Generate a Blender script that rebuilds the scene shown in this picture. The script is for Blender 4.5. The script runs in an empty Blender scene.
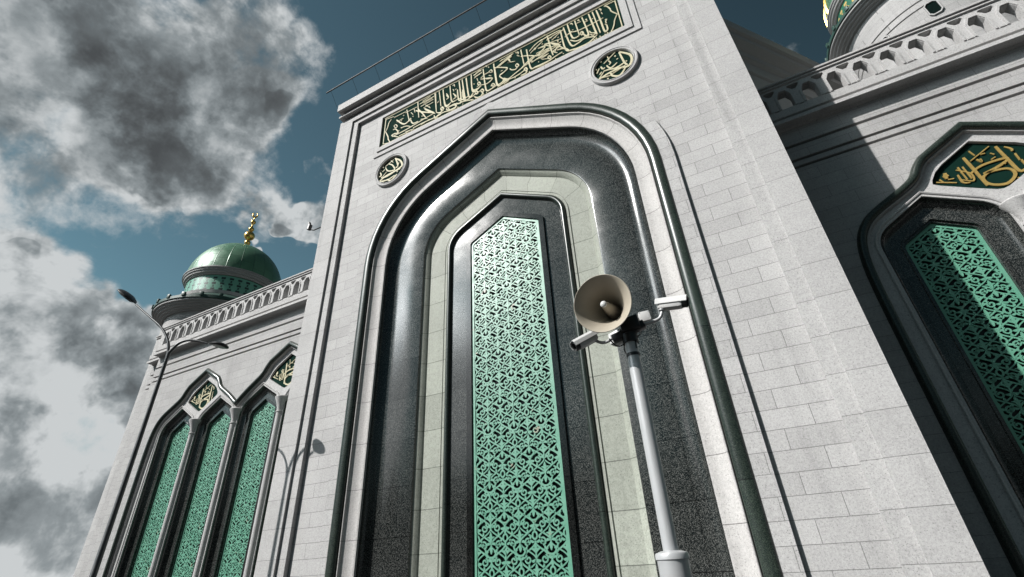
import bpy, bmesh, math, random
from mathutils import Vector, Matrix
from math import sin, cos, pi, radians, atan, atan2, tan, sqrt, hypot

S = bpy.context.scene
COL = S.collection
random.seed(7)

# ------------------------------------------------------------------ camera
cam_data = bpy.data.cameras.new('camera')
cam = bpy.data.objects.new('camera', cam_data)
COL.objects.link(cam)
cam_data.sensor_width = 36.0
cam_data.lens = 16.654
cam_data.clip_start = 0.05
cam_data.clip_end = 5000.0
_r = Vector((0.88401726, 0.46472788, -0.05041309))
_u = Vector((0.27389678, -0.42755958, 0.86149484))
_w = Vector((-0.37880607, 0.77538429, 0.50525752))
EYE = 1.6                       # camera height; the ground is z = 0
cam.matrix_world = Matrix(((_r.x, _u.x, -_w.x, 0), (_r.y, _u.y, -_w.y, 0), (_r.z, _u.z, -_w.z, EYE), (0, 0, 0, 1)))
S.camera = cam

# ------------------------------------------------------------------ light and sky
SUN = Vector((-0.83, -1.0, 1.16)).normalized()      # direction towards the sun
sun_el = math.asin(SUN.z)
sun_az = atan2(SUN.x, SUN.y)
sd = bpy.data.lights.new('sun', 'SUN')
sd.energy = 5.0
sd.angle = radians(0.5)
sd.color = (1.0, 0.972, 0.940)
sun = bpy.data.objects.new('sun', sd)
COL.objects.link(sun)
sun.location = (-60, -70, 80)
sun.rotation_euler = (-SUN).to_track_quat('-Z', 'Y').to_euler()

W = bpy.data.worlds.new('World')
S.world = W
W.use_nodes = True


def nodes(nt):
    N, L = nt.nodes, nt.links

    def n(kind, **kw):
        d = N.new(kind)
        for k, v in kw.items():
            setattr(d, k, v)
        return d

    def put(sock, v):
        if hasattr(v, 'is_linked'):
            L.new(v, sock)
        else:
            sock.default_value = v

    def m(op, a, b=None, c=None, clamp=False):
        d = N.new('ShaderNodeMath')
        d.operation = op
        d.use_clamp = clamp
        put(d.inputs[0], a)
        if b is not None:
            put(d.inputs[1], b)
        if c is not None:
            put(d.inputs[2], c)
        return d.outputs[0]

    def vm(op, a, b=None, scale=None):
        d = N.new('ShaderNodeVectorMath')
        d.operation = op
        put(d.inputs[0], a)
        if b is not None:
            put(d.inputs[1], b)
        if scale is not None:
            put(d.inputs['Scale'], scale)
        return d.outputs['Value'] if op in ('DOT_PRODUCT', 'LENGTH', 'DISTANCE') else d.outputs[0]

    def mix(f, a, b, blend='MIX'):
        d = N.new('ShaderNodeMix')
        d.data_type = 'RGBA'
        d.blend_type = blend
        put(d.inputs[0], f)
        put(d.inputs[6], a)
        put(d.inputs[7], b)
        return d.outputs[2]

    def ramp(f, lo, hi, a=0.0, b=1.0, smooth=True):
        d = N.new('ShaderNodeMapRange')
        d.interpolation_type = 'SMOOTHSTEP' if smooth else 'LINEAR'
        put(d.inputs[0], f)
        d.inputs[1].default_value = lo
        d.inputs[2].default_value = hi
        d.inputs[3].default_value = a
        d.inputs[4].default_value = b
        return d.outputs[0]

    def noise(vec, scale, detail=4.0, rough=0.5, dist=0.0):
        d = N.new('ShaderNodeTexNoise')
        put(d.inputs['Vector'], vec)
        d.inputs['Scale'].default_value = scale
        d.inputs['Detail'].default_value = detail
        d.inputs['Roughness'].default_value = rough
        d.inputs['Distortion'].default_value = dist
        return d.outputs['Fac']
    return N, L, n, m, vm, mix, ramp, noise


def build_sky():
    nt = W.node_tree
    nt.nodes.clear()
    N, L, n, m, vm, mix, ramp, noise = nodes(nt)
    sky = n('ShaderNodeTexSky', sky_type='NISHITA', sun_disc=False)
    sky.sun_elevation = sun_el
    sky.sun_rotation = sun_az
    sky.air_density = 1.0
    sky.dust_density = 0.3
    sky.ozone_density = 1.0
    d = n('ShaderNodeTexCoord').outputs['Generated']
    nd = vm('NORMALIZE', d)
    # cloud banks stand in the west by compass direction (centre, inner cosine, outer cosine, weight); the north is clear
    BLOBS = [((-0.785, 0.125, 0.605), 0.986, 0.9985, 0.34), ((-0.80, 0.03, 0.60), 0.925, 0.990, 0.36), ((-0.675, 0.16, 0.72), 0.972, 0.998, 0.28), ((-0.725, 0.25, 0.645), 0.980, 0.999, 0.36), ((-0.60, 0.10, 0.79), 0.985, 0.999, 0.10),
             ((-0.805, 0.298, 0.515), 0.9955, 0.9994, 0.60), ((-0.837, 0.239, 0.492), 0.9982, 0.9995, 0.66), ((-0.865, 0.156, 0.477), 0.9980, 0.9996, 0.50), ((-0.78, 0.36, 0.51), 0.9984, 0.9997, 0.36),
             ((-0.895, 0.235, 0.375), 0.986, 0.9988, 0.46), ((-0.91, 0.31, 0.265), 0.980, 0.999, 0.40), ((-0.93, 0.36, 0.08), 0.955, 0.999, 0.50), ((-0.90, 0.42, 0.12), 0.985, 0.999, 0.25), ((-0.865, 0.36, 0.35), 0.992, 0.9995, 0.30),
             ((-0.70, 0.383, 0.60), 0.9955, 0.9999, 0.22), ((-0.616, 0.424, 0.663), 0.9985, 0.99995, 0.20), ((-0.66, -0.66, 0.40), 0.930, 0.997, 0.60)]  # last one: unseen cloud added in the south-west to brighten the granite's reflections

    def warped(vec):
        w_ = n('ShaderNodeTexNoise')
        L.new(vec, w_.inputs['Vector'])
        w_.inputs['Scale'].default_value = 5.0
        w_.inputs['Detail'].default_value = 4.0
        return vm('ADD', vec, vm('SCALE', vm('SUBTRACT', w_.outputs['Color'], (0.5, 0.5, 0.5)), scale=0.075))

    def puff(vec, detail):
        wv_ = warped(vec)
        sv = vm('ADD', wv_, CLOUD_OFFSET)
        return m('ADD', m('MULTIPLY', noise(sv, 4.2, detail, 0.62), 1.75), m('MULTIPLY', noise(sv, 1.7, 2.0, 0.5), 0.20)), wv_
    base, wv = puff(nd, 11.0)
    den = base
    for c, e0, e1, wgt in BLOBS:
        den = m('ADD', den, ramp(vm('DOT_PRODUCT', wv, tuple(Vector(c).normalized())), e0, e1, 0.0, wgt))
    up, _ = puff(vm('NORMALIZE', vm('ADD', nd, tuple(Vector((0.02, 0.02, 0.05))))), 6.0)
    low, _ = puff(nd, 6.0)
    cover = ramp(den, 1.08, 1.40)
    toplit = ramp(m('SUBTRACT', low, up), -0.22, 0.26)
    thin = ramp(den, 1.20, 1.95, 1.0, 0.0)
    # the heavy grey belly of the big bank
    belly = ramp(vm('DOT_PRODUCT', nd, tuple(Vector((-0.79, 0.08, 0.61)).normalized())), 0.978, 0.9995)
    belly2 = ramp(vm('DOT_PRODUCT', nd, tuple(Vector((-0.905, 0.335, 0.262)).normalized())), 0.993, 0.9998)
    fine = noise(nd, 11.0, 8.0, 0.60)
    b = m('ADD', m('MULTIPLY', toplit, 0.62), m('MULTIPLY', thin, 0.36))
    b = m('ADD', b, m('MULTIPLY', m('SUBTRACT', fine, 0.40), 0.72))
    b = m('SUBTRACT', b, m('MULTIPLY', m('MAXIMUM', belly, m('MULTIPLY', belly2, 0.7)), 0.17))
    sx = n('ShaderNodeSeparateXYZ')
    L.new(nd, sx.inputs[0])
    b = m('ADD', b, ramp(sx.outputs[2], 0.66, 0.42, 0.0, 0.20))
    cr = n('ShaderNodeValToRGB')
    L.new(b, cr.inputs[0])
    cr.color_ramp.elements[0].position = 0.0
    cr.color_ramp.elements[0].color = (0.80, 0.88, 0.93, 1)
    cr.color_ramp.elements[1].position = 0.84
    cr.color_ramp.elements[1].color = (6.6, 6.9, 7.0, 1)
    for pos, c in ((0.14, (1.12, 1.25, 1.32, 1)), (0.34, (1.75, 2.0, 2.12, 1)), (0.56, (3.1, 3.45, 3.6, 1))):
        el = cr.color_ramp.elements.new(pos)
        el.color = c
    # a dry, slightly green-blue sky, deeper overhead
    hsv = n('ShaderNodeHueSaturation')
    hsv.inputs['Saturation'].default_value = 0.80
    hsv.inputs['Value'].default_value = SKY_VALUE
    L.new(mix(1.0, sky.outputs[0], (0.54, 1.02, 0.84, 1), 'MULTIPLY'), hsv.inputs['Color'])
    sp = n('ShaderNodeSeparateXYZ')
    L.new(nd, sp.inputs[0])
    west = ramp(vm('DOT_PRODUCT', nd, (-0.85, 0.45, 0.25)), 0.1, 0.95, 0.95, 2.1)
    # near the horizon the blue thins out to a pale grey
    pale = mix(ramp(sp.outputs[2], 0.30, 0.02), hsv.outputs[0], (1.9, 2.25, 2.35, 1))
    clear = vm('SCALE', pale, scale=m('MULTIPLY', ramp(sp.outputs[2], 0.25, 0.85, 1.0, 0.72), west))
    south = ramp(sp.outputs[1], 0.05, -0.5, 1.0, 0.85)
    clear = vm('SCALE', clear, scale=south)
    out = mix(cover, clear, cr.outputs[0])
    # unseen bright patch added to the sky below the sun, for the granite's glare
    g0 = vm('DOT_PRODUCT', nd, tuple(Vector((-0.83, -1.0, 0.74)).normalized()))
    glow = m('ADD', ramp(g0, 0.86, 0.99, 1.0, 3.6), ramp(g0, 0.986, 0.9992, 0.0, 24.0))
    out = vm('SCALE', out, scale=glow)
    bg = n('ShaderNodeBackground')
    bg.inputs['Strength'].default_value = 0.062
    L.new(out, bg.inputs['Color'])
    o = n('ShaderNodeOutputWorld')
    L.new(bg.outputs[0], o.inputs['Surface'])


SKY_VALUE = 0.50
CLOUD_OFFSET = (-4.2, -1.7, 2.6)     # which part of the noise the clouds are cut from
build_sky()
S.view_settings.view_transform = 'Standard'
S.view_settings.look = 'None'
S.view_settings.exposure = 0.53
S.view_settings.gamma = 1.0
S.view_settings.use_curve_mapping = False

# ------------------------------------------------------------------ materials


def material(name):
    mt = bpy.data.materials.new(name)
    mt.use_nodes = True
    nt = mt.node_tree
    nt.nodes.clear()
    tools = nodes(nt)
    n = tools[2]
    b = n('ShaderNodeBsdfPrincipled')
    o = n('ShaderNodeOutputMaterial')
    nt.links.new(b.outputs[0], o.inputs['Surface'])
    return mt, b, tools


K = 0.69        # the photograph is exposed a little over; surfaces keep their real, darker tones


def plain(name, col, rough=0.5, metal=0.0, var=0.12, scale=6.0, spec=0.5, bump=0.0):
    col = tuple(x * (K if metal < 0.9 else 0.85) for x in col)
    mt, b, (N, L, n, m, vm, mix, ramp, noise) = material(name)
    oc = n('ShaderNodeTexCoord').outputs['Object']
    f = noise(oc, scale, 5.0, 0.6)
    c = mix(f, tuple(x * (1 - var) for x in col) + (1,), tuple(min(1, x * (1 + var)) for x in col) + (1,))
    L.new(c, b.inputs['Base Color'])
    L.new(ramp(f, 0.2, 0.8, max(0, rough - 0.08), min(1, rough + 0.08)), b.inputs['Roughness'])
    b.inputs['Metallic'].default_value = metal
    b.inputs['Specular IOR Level'].default_value = spec
    if bump:
        bp_ = n('ShaderNodeBump')
        bp_.inputs['Distance'].default_value = 0.01
        bp_.inputs['Strength'].default_value = bump
        L.new(noise(oc, scale * 6, 4, 0.6), bp_.inputs['Height'])
        L.new(bp_.outputs[0], b.inputs['Normal'])
    return mt


def stone(name, col, course=0.74, length=1.45, phase=0.54, offset=0.5, joint=0.010, uv=False, vary=0.10, speck=0.20, rough=0.75, joint_dark=0.45, freq=2, squash=1.0, grain=26.0):
    """Cut granite cladding: blocks that differ a little in tone, thin joints and a mineral grain."""
    mt, b, (N, L, n, m, vm, mix, ramp, noise) = material(name)
    tc = n('ShaderNodeTexCoord')
    oc = tc.outputs['Object']
    if uv:
        vec = tc.outputs['UV']
    else:
        sp = n('ShaderNodeSeparateXYZ')
        L.new(oc, sp.inputs[0])
        cb = n('ShaderNodeCombineXYZ')
        L.new(m('ADD', sp.outputs[0], m('MULTIPLY', sp.outputs[1], 0.73)), cb.inputs[0])
        L.new(m('SUBTRACT', sp.outputs[2], phase), cb.inputs[1])
        vec = cb.outputs[0]
    br = n('ShaderNodeTexBrick')
    br.offset = offset
    br.offset_frequency = freq
    br.squash = squash
    br.squash_frequency = 3
    L.new(vec, br.inputs['Vector'])
    br.inputs['Color1'].default_value = (0, 0, 0, 1)
    br.inputs['Color2'].default_value = (1, 1, 1, 1)
    br.inputs['Mortar'].default_value = (0.5, 0.5, 0.5, 1)
    br.inputs['Scale'].default_value = 1.0
    br.inputs['Mortar Size'].default_value = joint
    br.inputs['Mortar Smooth'].default_value = 0.3
    br.inputs['Brick Width'].default_value = length
    br.inputs['Row Height'].default_value = course
    tone = ramp(br.outputs['Color'], 0.0, 1.0, 1 - vary, 1 + vary * 0.35, smooth=False)
    g1 = noise(oc, grain, 3.0, 0.7)
    g2 = noise(oc, grain * 3.1, 2.0, 0.6)
    grain_f = m('ADD', m('MULTIPLY', ramp(g1, 0.36, 0.64, 1 - speck, 1 + speck * 0.5), 0.6), m('MULTIPLY', ramp(g2, 0.34, 0.60, 1 - speck * 1.4, 1 + speck * 0.5), 0.4))
    soil = ramp(noise(oc, 0.55, 6.0, 0.65), 0.30, 0.62, 0.90, 1.0)
    mp = n('ShaderNodeMapping')
    mp.inputs['Scale'].default_value = (2.6, 2.6, 0.12)
    L.new(oc, mp.inputs['Vector'])
    streak = ramp(noise(mp.outputs[0], 1.0, 6.0, 0.7), 0.52, 0.72, 1.0, 0.86)
    veins = ramp(m('ABSOLUTE', m('SUBTRACT', noise(oc, 2.3, 7.0, 0.72, 0.6), 0.5)), 0.0, 0.03, 0.95, 1.0)
    dots = ramp(noise(oc, 45.0, 2.0, 0.5), 0.60, 0.68, 1.0, 0.60)
    f = m('MULTIPLY', m('MULTIPLY', tone, grain_f), m('MULTIPLY', m('MULTIPLY', soil, streak), m('MULTIPLY', veins, dots)))
    f = m('MULTIPLY', f, ramp(br.outputs['Fac'], 0.0, 1.0, 1.0, joint_dark, smooth=False))
    c = vm('SCALE', (col[0] * K, col[1] * K, col[2] * K), scale=f)
    L.new(c, b.inputs['Base Color'])
    L.new(ramp(g1, 0.3, 0.7, rough - 0.1, rough + 0.1), b.inputs['Roughness'])
    b.inputs['Specular IOR Level'].default_value = 0.18
    bm_ = n('ShaderNodeBump')
    bm_.inputs['Strength'].default_value = 0.5
    bm_.inputs['Distance'].default_value = 0.006
    L.new(m('SUBTRACT', m('MULTIPLY', g2, 0.25), br.outputs['Fac']), bm_.inputs['Height'])
    L.new(bm_.outputs[0], b.inputs['Normal'])
    return mt


def granite(name, dark, pale, rough=0.16, uv_len=1.18, coat=0.0):
    """Polished dark granite with pale grains, slab joints across the moulding."""
    mt, b, (N, L, n, m, vm, mix, ramp, noise) = material(name)
    tc = n('ShaderNodeTexCoord')
    oc = tc.outputs['Object']
    v = n('ShaderNodeTexVoronoi')
    L.new(oc, v.inputs['Vector'])
    v.inputs['Scale'].default_value = 85.0
    g = noise(oc, 95.0, 3.0, 0.75)
    cell = n('ShaderNodeSeparateColor')
    L.new(v.outputs['Color'], cell.inputs[0])
    f = ramp(m('ADD', m('MULTIPLY', cell.outputs[0], 0.55), m('MULTIPLY', g, 0.6)), 0.52, 0.90)
    c = mix(f, tuple(x * K for x in dark) + (1,), tuple(x * K for x in pale) + (1,))
    br = n('ShaderNodeTexBrick')
    br.offset = 0.0
    L.new(tc.outputs['UV'], br.inputs['Vector'])
    br.inputs['Color1'].default_value = (0, 0, 0, 1)
    br.inputs['Color2'].default_value = (1, 1, 1, 1)
    br.inputs['Mortar Size'].default_value = 0.009
    br.inputs['Scale'].default_value = 1.0
    br.inputs['Brick Width'].default_value = uv_len
    br.inputs['Row Height'].default_value = 30.0
    c = vm('SCALE', c, scale=m('MULTIPLY', ramp(br.outputs['Color'], 0, 1, 0.72, 1.2, smooth=False), ramp(br.outputs['Fac'], 0, 1, 1, 0.3, smooth=False)))
    L.new(c, b.inputs['Base Color'])
    cl = noise(oc, 1.3, 5.0, 0.6)
    L.new(m('ADD', ramp(g, 0.3, 0.7, rough - 0.05, rough + 0.08), ramp(cl, 0.35, 0.7, -0.01, 0.03)), b.inputs['Roughness'])
    b.inputs['Specular IOR Level'].default_value = 0.5
    bm_ = n('ShaderNodeBump')
    bm_.inputs['Strength'].default_value = 0.12
    bm_.inputs['Distance'].default_value = 0.004
    L.new(m('ADD', g, m('MULTIPLY', noise(oc, 2.0, 1, 0.5), 1.0)), bm_.inputs['Height'])
    L.new(bm_.outputs[0], b.inputs['Normal'])
    return mt


def painted_grille():
    """turquoise paint with chalky and rusty patches"""
    mt, b, (N, L, n, m, vm, mix, ramp, noise) = material('turquoise_grille')
    oc = n('ShaderNodeTexCoord').outputs['Object']
    c = mix(noise(oc, 3.0, 4.0, 0.6), (0.070, 0.235, 0.158, 1), (0.118, 0.298, 0.212, 1))
    rust = ramp(noise(oc, 2.6, 6.0, 0.68), 0.63, 0.70)
    c = mix(m('MULTIPLY', rust, 0.65), c, (0.34, 0.22, 0.16, 1))
    L.new(c, b.inputs['Base Color'])
    L.new(ramp(noise(oc, 5.0, 4.0, 0.6), 0.3, 0.7, 0.36, 0.52), b.inputs['Roughness'])
    b.inputs['Specular IOR Level'].default_value = 0.7
    return mt


def dome_mat():
    """sheet-metal dome: gores with standing seams, weathered unevenly"""
    mt, b, (N, L, n, m, vm, mix, ramp, noise) = material('green_dome_metal')
    tc = n('ShaderNodeTexCoord')
    sp = n('ShaderNodeSeparateXYZ')
    L.new(tc.outputs['UV'], sp.inputs[0])
    fu = m('ABSOLUTE', m('SUBTRACT', m('FRACT', sp.outputs[0]), 0.5))
    seam = ramp(fu, 0.455, 0.49)
    fv = m('ABSOLUTE', m('SUBTRACT', m('FRACT', m('ADD', m('MULTIPLY', sp.outputs[1], 7.0), m('MULTIPLY', m('FLOOR', sp.outputs[0]), 0.5))), 0.5))
    lap = ramp(fv, 0.465, 0.492)
    wn = n('ShaderNodeTexWhiteNoise', noise_dimensions='2D')
    cb = n('ShaderNodeCombineXYZ')
    L.new(m('FLOOR', sp.outputs[0]), cb.inputs[0])
    L.new(m('FLOOR', m('ADD', m('ADD', m('MULTIPLY', sp.outputs[1], 7.0), m('MULTIPLY', m('FLOOR', sp.outputs[0]), 0.5)), 0.0)), cb.inputs[1])
    L.new(cb.outputs[0], wn.inputs['Vector'])
    soil = noise(tc.outputs['Object'], 0.9, 6.0, 0.65)
    f = m('ADD', m('MULTIPLY', wn.outputs['Value'], 0.35), m('MULTIPLY', soil, 0.8))
    c = mix(f, (0.045, 0.125, 0.072, 1), (0.090, 0.190, 0.120, 1))
    c = vm('SCALE', c, scale=m('SUBTRACT', 1.0, m('MULTIPLY', m('MAXIMUM', seam, lap), 0.35)))
    L.new(c, b.inputs['Base Color'])
    b.inputs['Metallic'].default_value = 0.15
    L.new(ramp(soil, 0.3, 0.7, 0.32, 0.5), b.inputs['Roughness'])
    bm_ = n('ShaderNodeBump')
    bm_.inputs['Distance'].default_value = 0.03
    bm_.inputs['Strength'].default_value = 0.5
    L.new(m('MAXIMUM', seam, m('MULTIPLY', lap, 0.6)), bm_.inputs['Height'])
    L.new(bm_.outputs[0], b.inputs['Normal'])
    return mt


def drum_mat(name, ground, figure):
    """pierced band of a dome drum: upright leaf figures on a plain ground"""
    mt, b, (N, L, n, m, vm, mix, ramp, noise) = material(name)
    sp = n('ShaderNodeSeparateXYZ')
    L.new(n('ShaderNodeTexCoord').outputs['UV'], sp.inputs[0])
    u, v = sp.outputs[0], sp.outputs[1]
    fu = m('ABSOLUTE', m('SUBTRACT', m('FRACT', u), 0.5))
    wob = m('MULTIPLY', m('ABSOLUTE', m('SINE', m('MULTIPLY', v, 9.42))), 0.22)
    leafy = ramp(m('SUBTRACT', m('ADD', wob, 0.06), fu), 0.0, 0.03)
    hole = ramp(m('ABSOLUTE', m('SUBTRACT', m('FRACT', m('MULTIPLY', v, 6.0)), 0.5)), 0.10, 0.16)
    band = m('MULTIPLY', ramp(v, 0.08, 0.10), ramp(v, 0.92, 0.90))
    f = m('MULTIPLY', m('MULTIPLY', leafy, hole), band)
    L.new(mix(f, tuple(x * K for x in ground) + (1,), tuple(x * K for x in figure) + (1,)), b.inputs['Base Color'])
    b.inputs['Roughness'].default_value = 0.4
    return mt


WHITE = (0.615, 0.607, 0.603)
M = dict(
    wall=stone('white_granite_wall', WHITE, course=0.3675, length=1.02, phase=0.185, joint=0.006, vary=0.11, joint_dark=0.45),
    frame=stone('white_granite_frame', WHITE, course=0.735, length=30.0, offset=0.0, phase=0.59, joint=0.006, joint_dark=0.5, vary=0.06),
    wing=stone('white_granite_wing', tuple(x * 0.86 for x in WHITE), course=0.3675, length=1.02, phase=0.185, joint=0.006, vary=0.08, joint_dark=0.6),  # same stone as the portal wall; vignette darkening is put into the colour
    trim=stone('white_granite_trim', WHITE, course=60.0, length=60.0, offset=0.0, phase=-30.0, vary=0.0),
    arch=stone('white_granite_arch', (0.70, 0.68, 0.665), course=40.0, length=1.18, offset=0.0, uv=True, vary=0.06),
    marble=stone('pale_green_marble', (0.47, 0.495, 0.43), course=40.0, length=0.98, offset=0.0, uv=True, vary=0.16, speck=0.18, rough=0.6, joint_dark=0.4, grain=14.0),
    granite=granite('black_granite', (0.011, 0.0145, 0.0145), (0.150, 0.153, 0.144), rough=0.115),
    bead=granite('dark_green_marble', (0.018, 0.029, 0.024), (0.070, 0.088, 0.070), rough=0.27, uv_len=3.0),
    grille=painted_grille(),
    glass=plain('dark_glass', (0.006, 0.013, 0.011), 0.2, var=0.3, scale=1.0, spec=0.2),
    green=plain('sign_green', (0.007, 0.029, 0.022), 0.9, spec=0.03),
    cream=plain('gilded_cream', (0.70, 0.65, 0.45), 0.6, var=0.22, scale=9.0, spec=0.15),
    gold=plain('gold', (0.83, 0.56, 0.17), 0.28, metal=1.0, var=0.1),
    letter_gold=plain('letter_gold', (0.60, 0.41, 0.13), 0.36, metal=0.35, var=0.25, scale=9.0),
    dome=dome_mat(),
    drum=drum_mat('drum_lattice', (0.16, 0.42, 0.31), (0.01, 0.03, 0.025)),
    drum_gold=drum_mat('drum_lettering', (0.03, 0.16, 0.10), (0.62, 0.45, 0.16)),
    roof=plain('green_roof_metal', (0.03, 0.075, 0.06), 0.45, var=0.2),
    dark_trim=plain('grey_stone_trim', (0.34, 0.338, 0.335), 0.6, var=0.12, scale=3.0),
    steel=plain('pale_painted_steel', (0.56, 0.57, 0.58), 0.38, var=0.05, metal=0.15),
    dark_metal=plain('dark_metal', (0.035, 0.036, 0.038), 0.42, var=0.2, metal=0.4),
    lamp_metal=plain('lamp_metal', (0.06, 0.063, 0.066), 0.4, var=0.15, metal=0.5),
    horn=plain('horn_beige', (0.47, 0.42, 0.34), 0.45, var=0.07, scale=9.0),
    plastic=plain('white_plastic', (0.72, 0.72, 0.71), 0.35, var=0.04),
    black=plain('black_rubber', (0.012, 0.012, 0.013), 0.4),
    lens=plain('lens_glass', (0.004, 0.004, 0.005), 0.05),
    diffuser=plain('lamp_lens', (0.5, 0.5, 0.48), 0.2),
    foliage=plain('foliage', (0.035, 0.055, 0.025), 0.7, var=0.5, scale=0.8),
    paving=stone('grey_paving', (0.05, 0.05, 0.05), course=0.4, length=0.6, joint=0.008, vary=0.2),
)


# ------------------------------------------------------------------ mesh helpers


class MB:
    def __init__(s):
        s.v, s.f, s.uv = [], [], {}

    def add(s, verts, faces, uvs=None):
        b = len(s.v)
        s.v += [Vector(p) for p in verts]
        s.f += [tuple(i + b for i in f) for f in faces]
        if uvs:
            for i, t in enumerate(uvs):
                s.uv[b + i] = t
        return s

    def box(s, x0, x1, y0, y1, z0, z1):
        return s.add([(x0, y0, z0), (x1, y0, z0), (x1, y1, z0), (x0, y1, z0), (x0, y0, z1), (x1, y0, z1), (x1, y1, z1), (x0, y1, z1)],
                     [(0, 1, 5, 4), (1, 2, 6, 5), (2, 3, 7, 6), (3, 0, 4, 7), (4, 5, 6, 7), (3, 2, 1, 0)])

    def obox(s, c, ax, ay, az, hx, hy, hz, bev=0.0):
        """box with any orientation, edges cut by bev"""
        c, ax, ay, az = Vector(c), Vector(ax).normalized(), Vector(ay).normalized(), Vector(az).normalized()
        bm = bmesh.new()
        bmesh.ops.create_cube(bm, size=2.0)
        for v in bm.verts:
            v.co = Vector((v.co.x * hx, v.co.y * hy, v.co.z * hz))
        if bev:
            bmesh.ops.bevel(bm, geom=list(bm.edges), offset=bev, segments=2, affect='EDGES', profile=0.5)
        bm.verts.index_update()
        vs = [c + ax * v.co.x + ay * v.co.y + az * v.co.z for v in bm.verts]
        fs = [tuple(v.index for v in f.verts) for f in bm.faces]
        bm.free()
        return s.add(vs, fs)

    def grid(s, rows, uv=None, closed=False):
        n = len(rows[0])
        vs = [p for r in rows for p in r]
        fs = []
        for j in range(len(rows) - 1):
            for i in range(n if closed else n - 1):
                k = (i + 1) % n
                fs.append((j * n + i, j * n + k, (j + 1) * n + k, (j + 1) * n + i))
        us = [t for r in uv for t in r] if uv else None
        return s.add(vs, fs, us)

    def tube(s, path, r, n=10, cap=True):
        path = [Vector(p) for p in path]
        rs = r if isinstance(r, (list, tuple)) else [r] * len(path)
        rows = []
        t0 = (path[1] - path[0]).normalized()
        up = Vector((0, 0, 1)) if abs(t0.z) < 0.9 else Vector((1, 0, 0))
        a = t0.cross(up).normalized()
        for i, p in enumerate(path):
            t = (path[min(i + 1, len(path) - 1)] - path[max(i - 1, 0)]).normalized()
            a = (a - t * a.dot(t)).normalized()
            b = t.cross(a)
            rows.append([p + a * (rs[i] * cos(2 * pi * k / n)) + b * (rs[i] * sin(2 * pi * k / n)) for k in range(n)])
        s.grid(rows, closed=True)
        if cap:
            b0 = len(s.v) - len(rows) * n
            s.f.append(tuple(b0 + k for k in range(n))[::-1])
            s.f.append(tuple(b0 + (len(rows) - 1) * n + k for k in range(n)))
        return s

    def lathe(s, prof, c, n=48, axis=(0, 0, 1)):
        az = Vector(axis).normalized()
        ax = az.orthogonal().normalized()
        ay = az.cross(ax)
        c = Vector(c)
        rows = []
        for r, z in prof:
            r = max(r, 0.0005)
            rows.append([c + az * z + ax * (r * cos(2 * pi * k / n)) + ay * (r * sin(2 * pi * k / n)) for k in range(n)])
        return s.grid(rows, closed=True)

    def ribbon(s, pts, width, y0, y1):
        """a pen stroke standing in the XZ plane with its face at y0 (towards the viewer) and its back at y1"""
        P = [Vector((p[0], p[1])) for p in pts]
        n = len(P)
        ws = width if isinstance(width, (list, tuple)) else [width] * n
        fl, fr, bl, br_ = [], [], [], []
        for i, p in enumerate(P):
            a, b = P[max(i - 1, 0)], P[min(i + 1, n - 1)]
            t = (b - a)
            if t.length < 1e-9:
                t = Vector((1, 0))
            t.normalize()
            k = 1.0
            if 0 < i < n - 1:
                t1, t2 = (p - a).normalized(), (b - p).normalized()
                k = min(1.5, 1 / max(0.5, sqrt(max(0.0, (1 + t1.dot(t2)) / 2))))
            nn = Vector((-t.y, t.x)) * (ws[i] * 0.5 * k)
            fl.append((p.x + nn.x, y0, p.y + nn.y))
            fr.append((p.x - nn.x, y0, p.y - nn.y))
            bl.append((p.x + nn.x, y1, p.y + nn.y))
            br_.append((p.x - nn.x, y1, p.y - nn.y))
        s.grid([bl, fl, fr, br_])
        b0 = len(s.v) - 4 * n
        s.f.append((b0, b0 + n, b0 + 2 * n, b0 + 3 * n))
        s.f.append((b0 + 4 * n - 1, b0 + 3 * n - 1, b0 + 2 * n - 1, b0 + n - 1))
        return s

    def build(s, name, mat, parent=None, smooth=False, weld=False):
        off = Vector(parent['_w']) if parent is not None else Vector((0, 0, 0))
        me = bpy.data.meshes.new(name)
        me.from_pydata([tuple(p + Vector((0, 0, EYE)) - off) for p in s.v], [], s.f)
        bm = bmesh.new()
        bm.from_mesh(me)
        if weld:
            bmesh.ops.remove_doubles(bm, verts=bm.verts, dist=1e-5)
        bmesh.ops.recalc_face_normals(bm, faces=bm.faces)
        bm.to_mesh(me)
        bm.free()
        if s.uv and not weld:
            ul = me.uv_layers.new(name='UVMap')
            for lp in me.loops:
                ul.data[lp.index].uv = s.uv.get(lp.vertex_index, (0, 0))
        if smooth:
            me.shade_smooth()
            me.set_sharp_from_angle(angle=radians(32 if smooth is True else smooth))
        me.materials.append(mat)
        return link(name, me, parent)


def link(name, me, parent=None):
    o = bpy.data.objects.new(name, me)
    COL.objects.link(o)
    if parent is not None:
        o.parent = parent
        o['_w'] = list(parent['_w'])
    else:
        o['_w'] = [0, 0, 0]
    return o


def tag(o, label=None, cat=None, group=None, kind=None):
    for k, v in (('label', label), ('category', cat), ('group', group), ('kind', kind)):
        if v:
            o[k] = v
    return o


def empty(name, loc, label, cat, group=None):
    o = bpy.data.objects.new(name, None)
    COL.objects.link(o)
    o.location = loc
    o.empty_display_size = 0.3
    o['_w'] = list(loc)
    return tag(o, label, cat, group)


def copy_tree(o, parent, dx):
    c = o.copy()
    COL.objects.link(c)
    c.parent = parent
    c.location = o.location + Vector(dx)
    for ch in [k for k in COL.objects if k.parent == o]:
        k = ch.copy()
        COL.objects.link(k)
        k.parent = c
    return c


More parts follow.
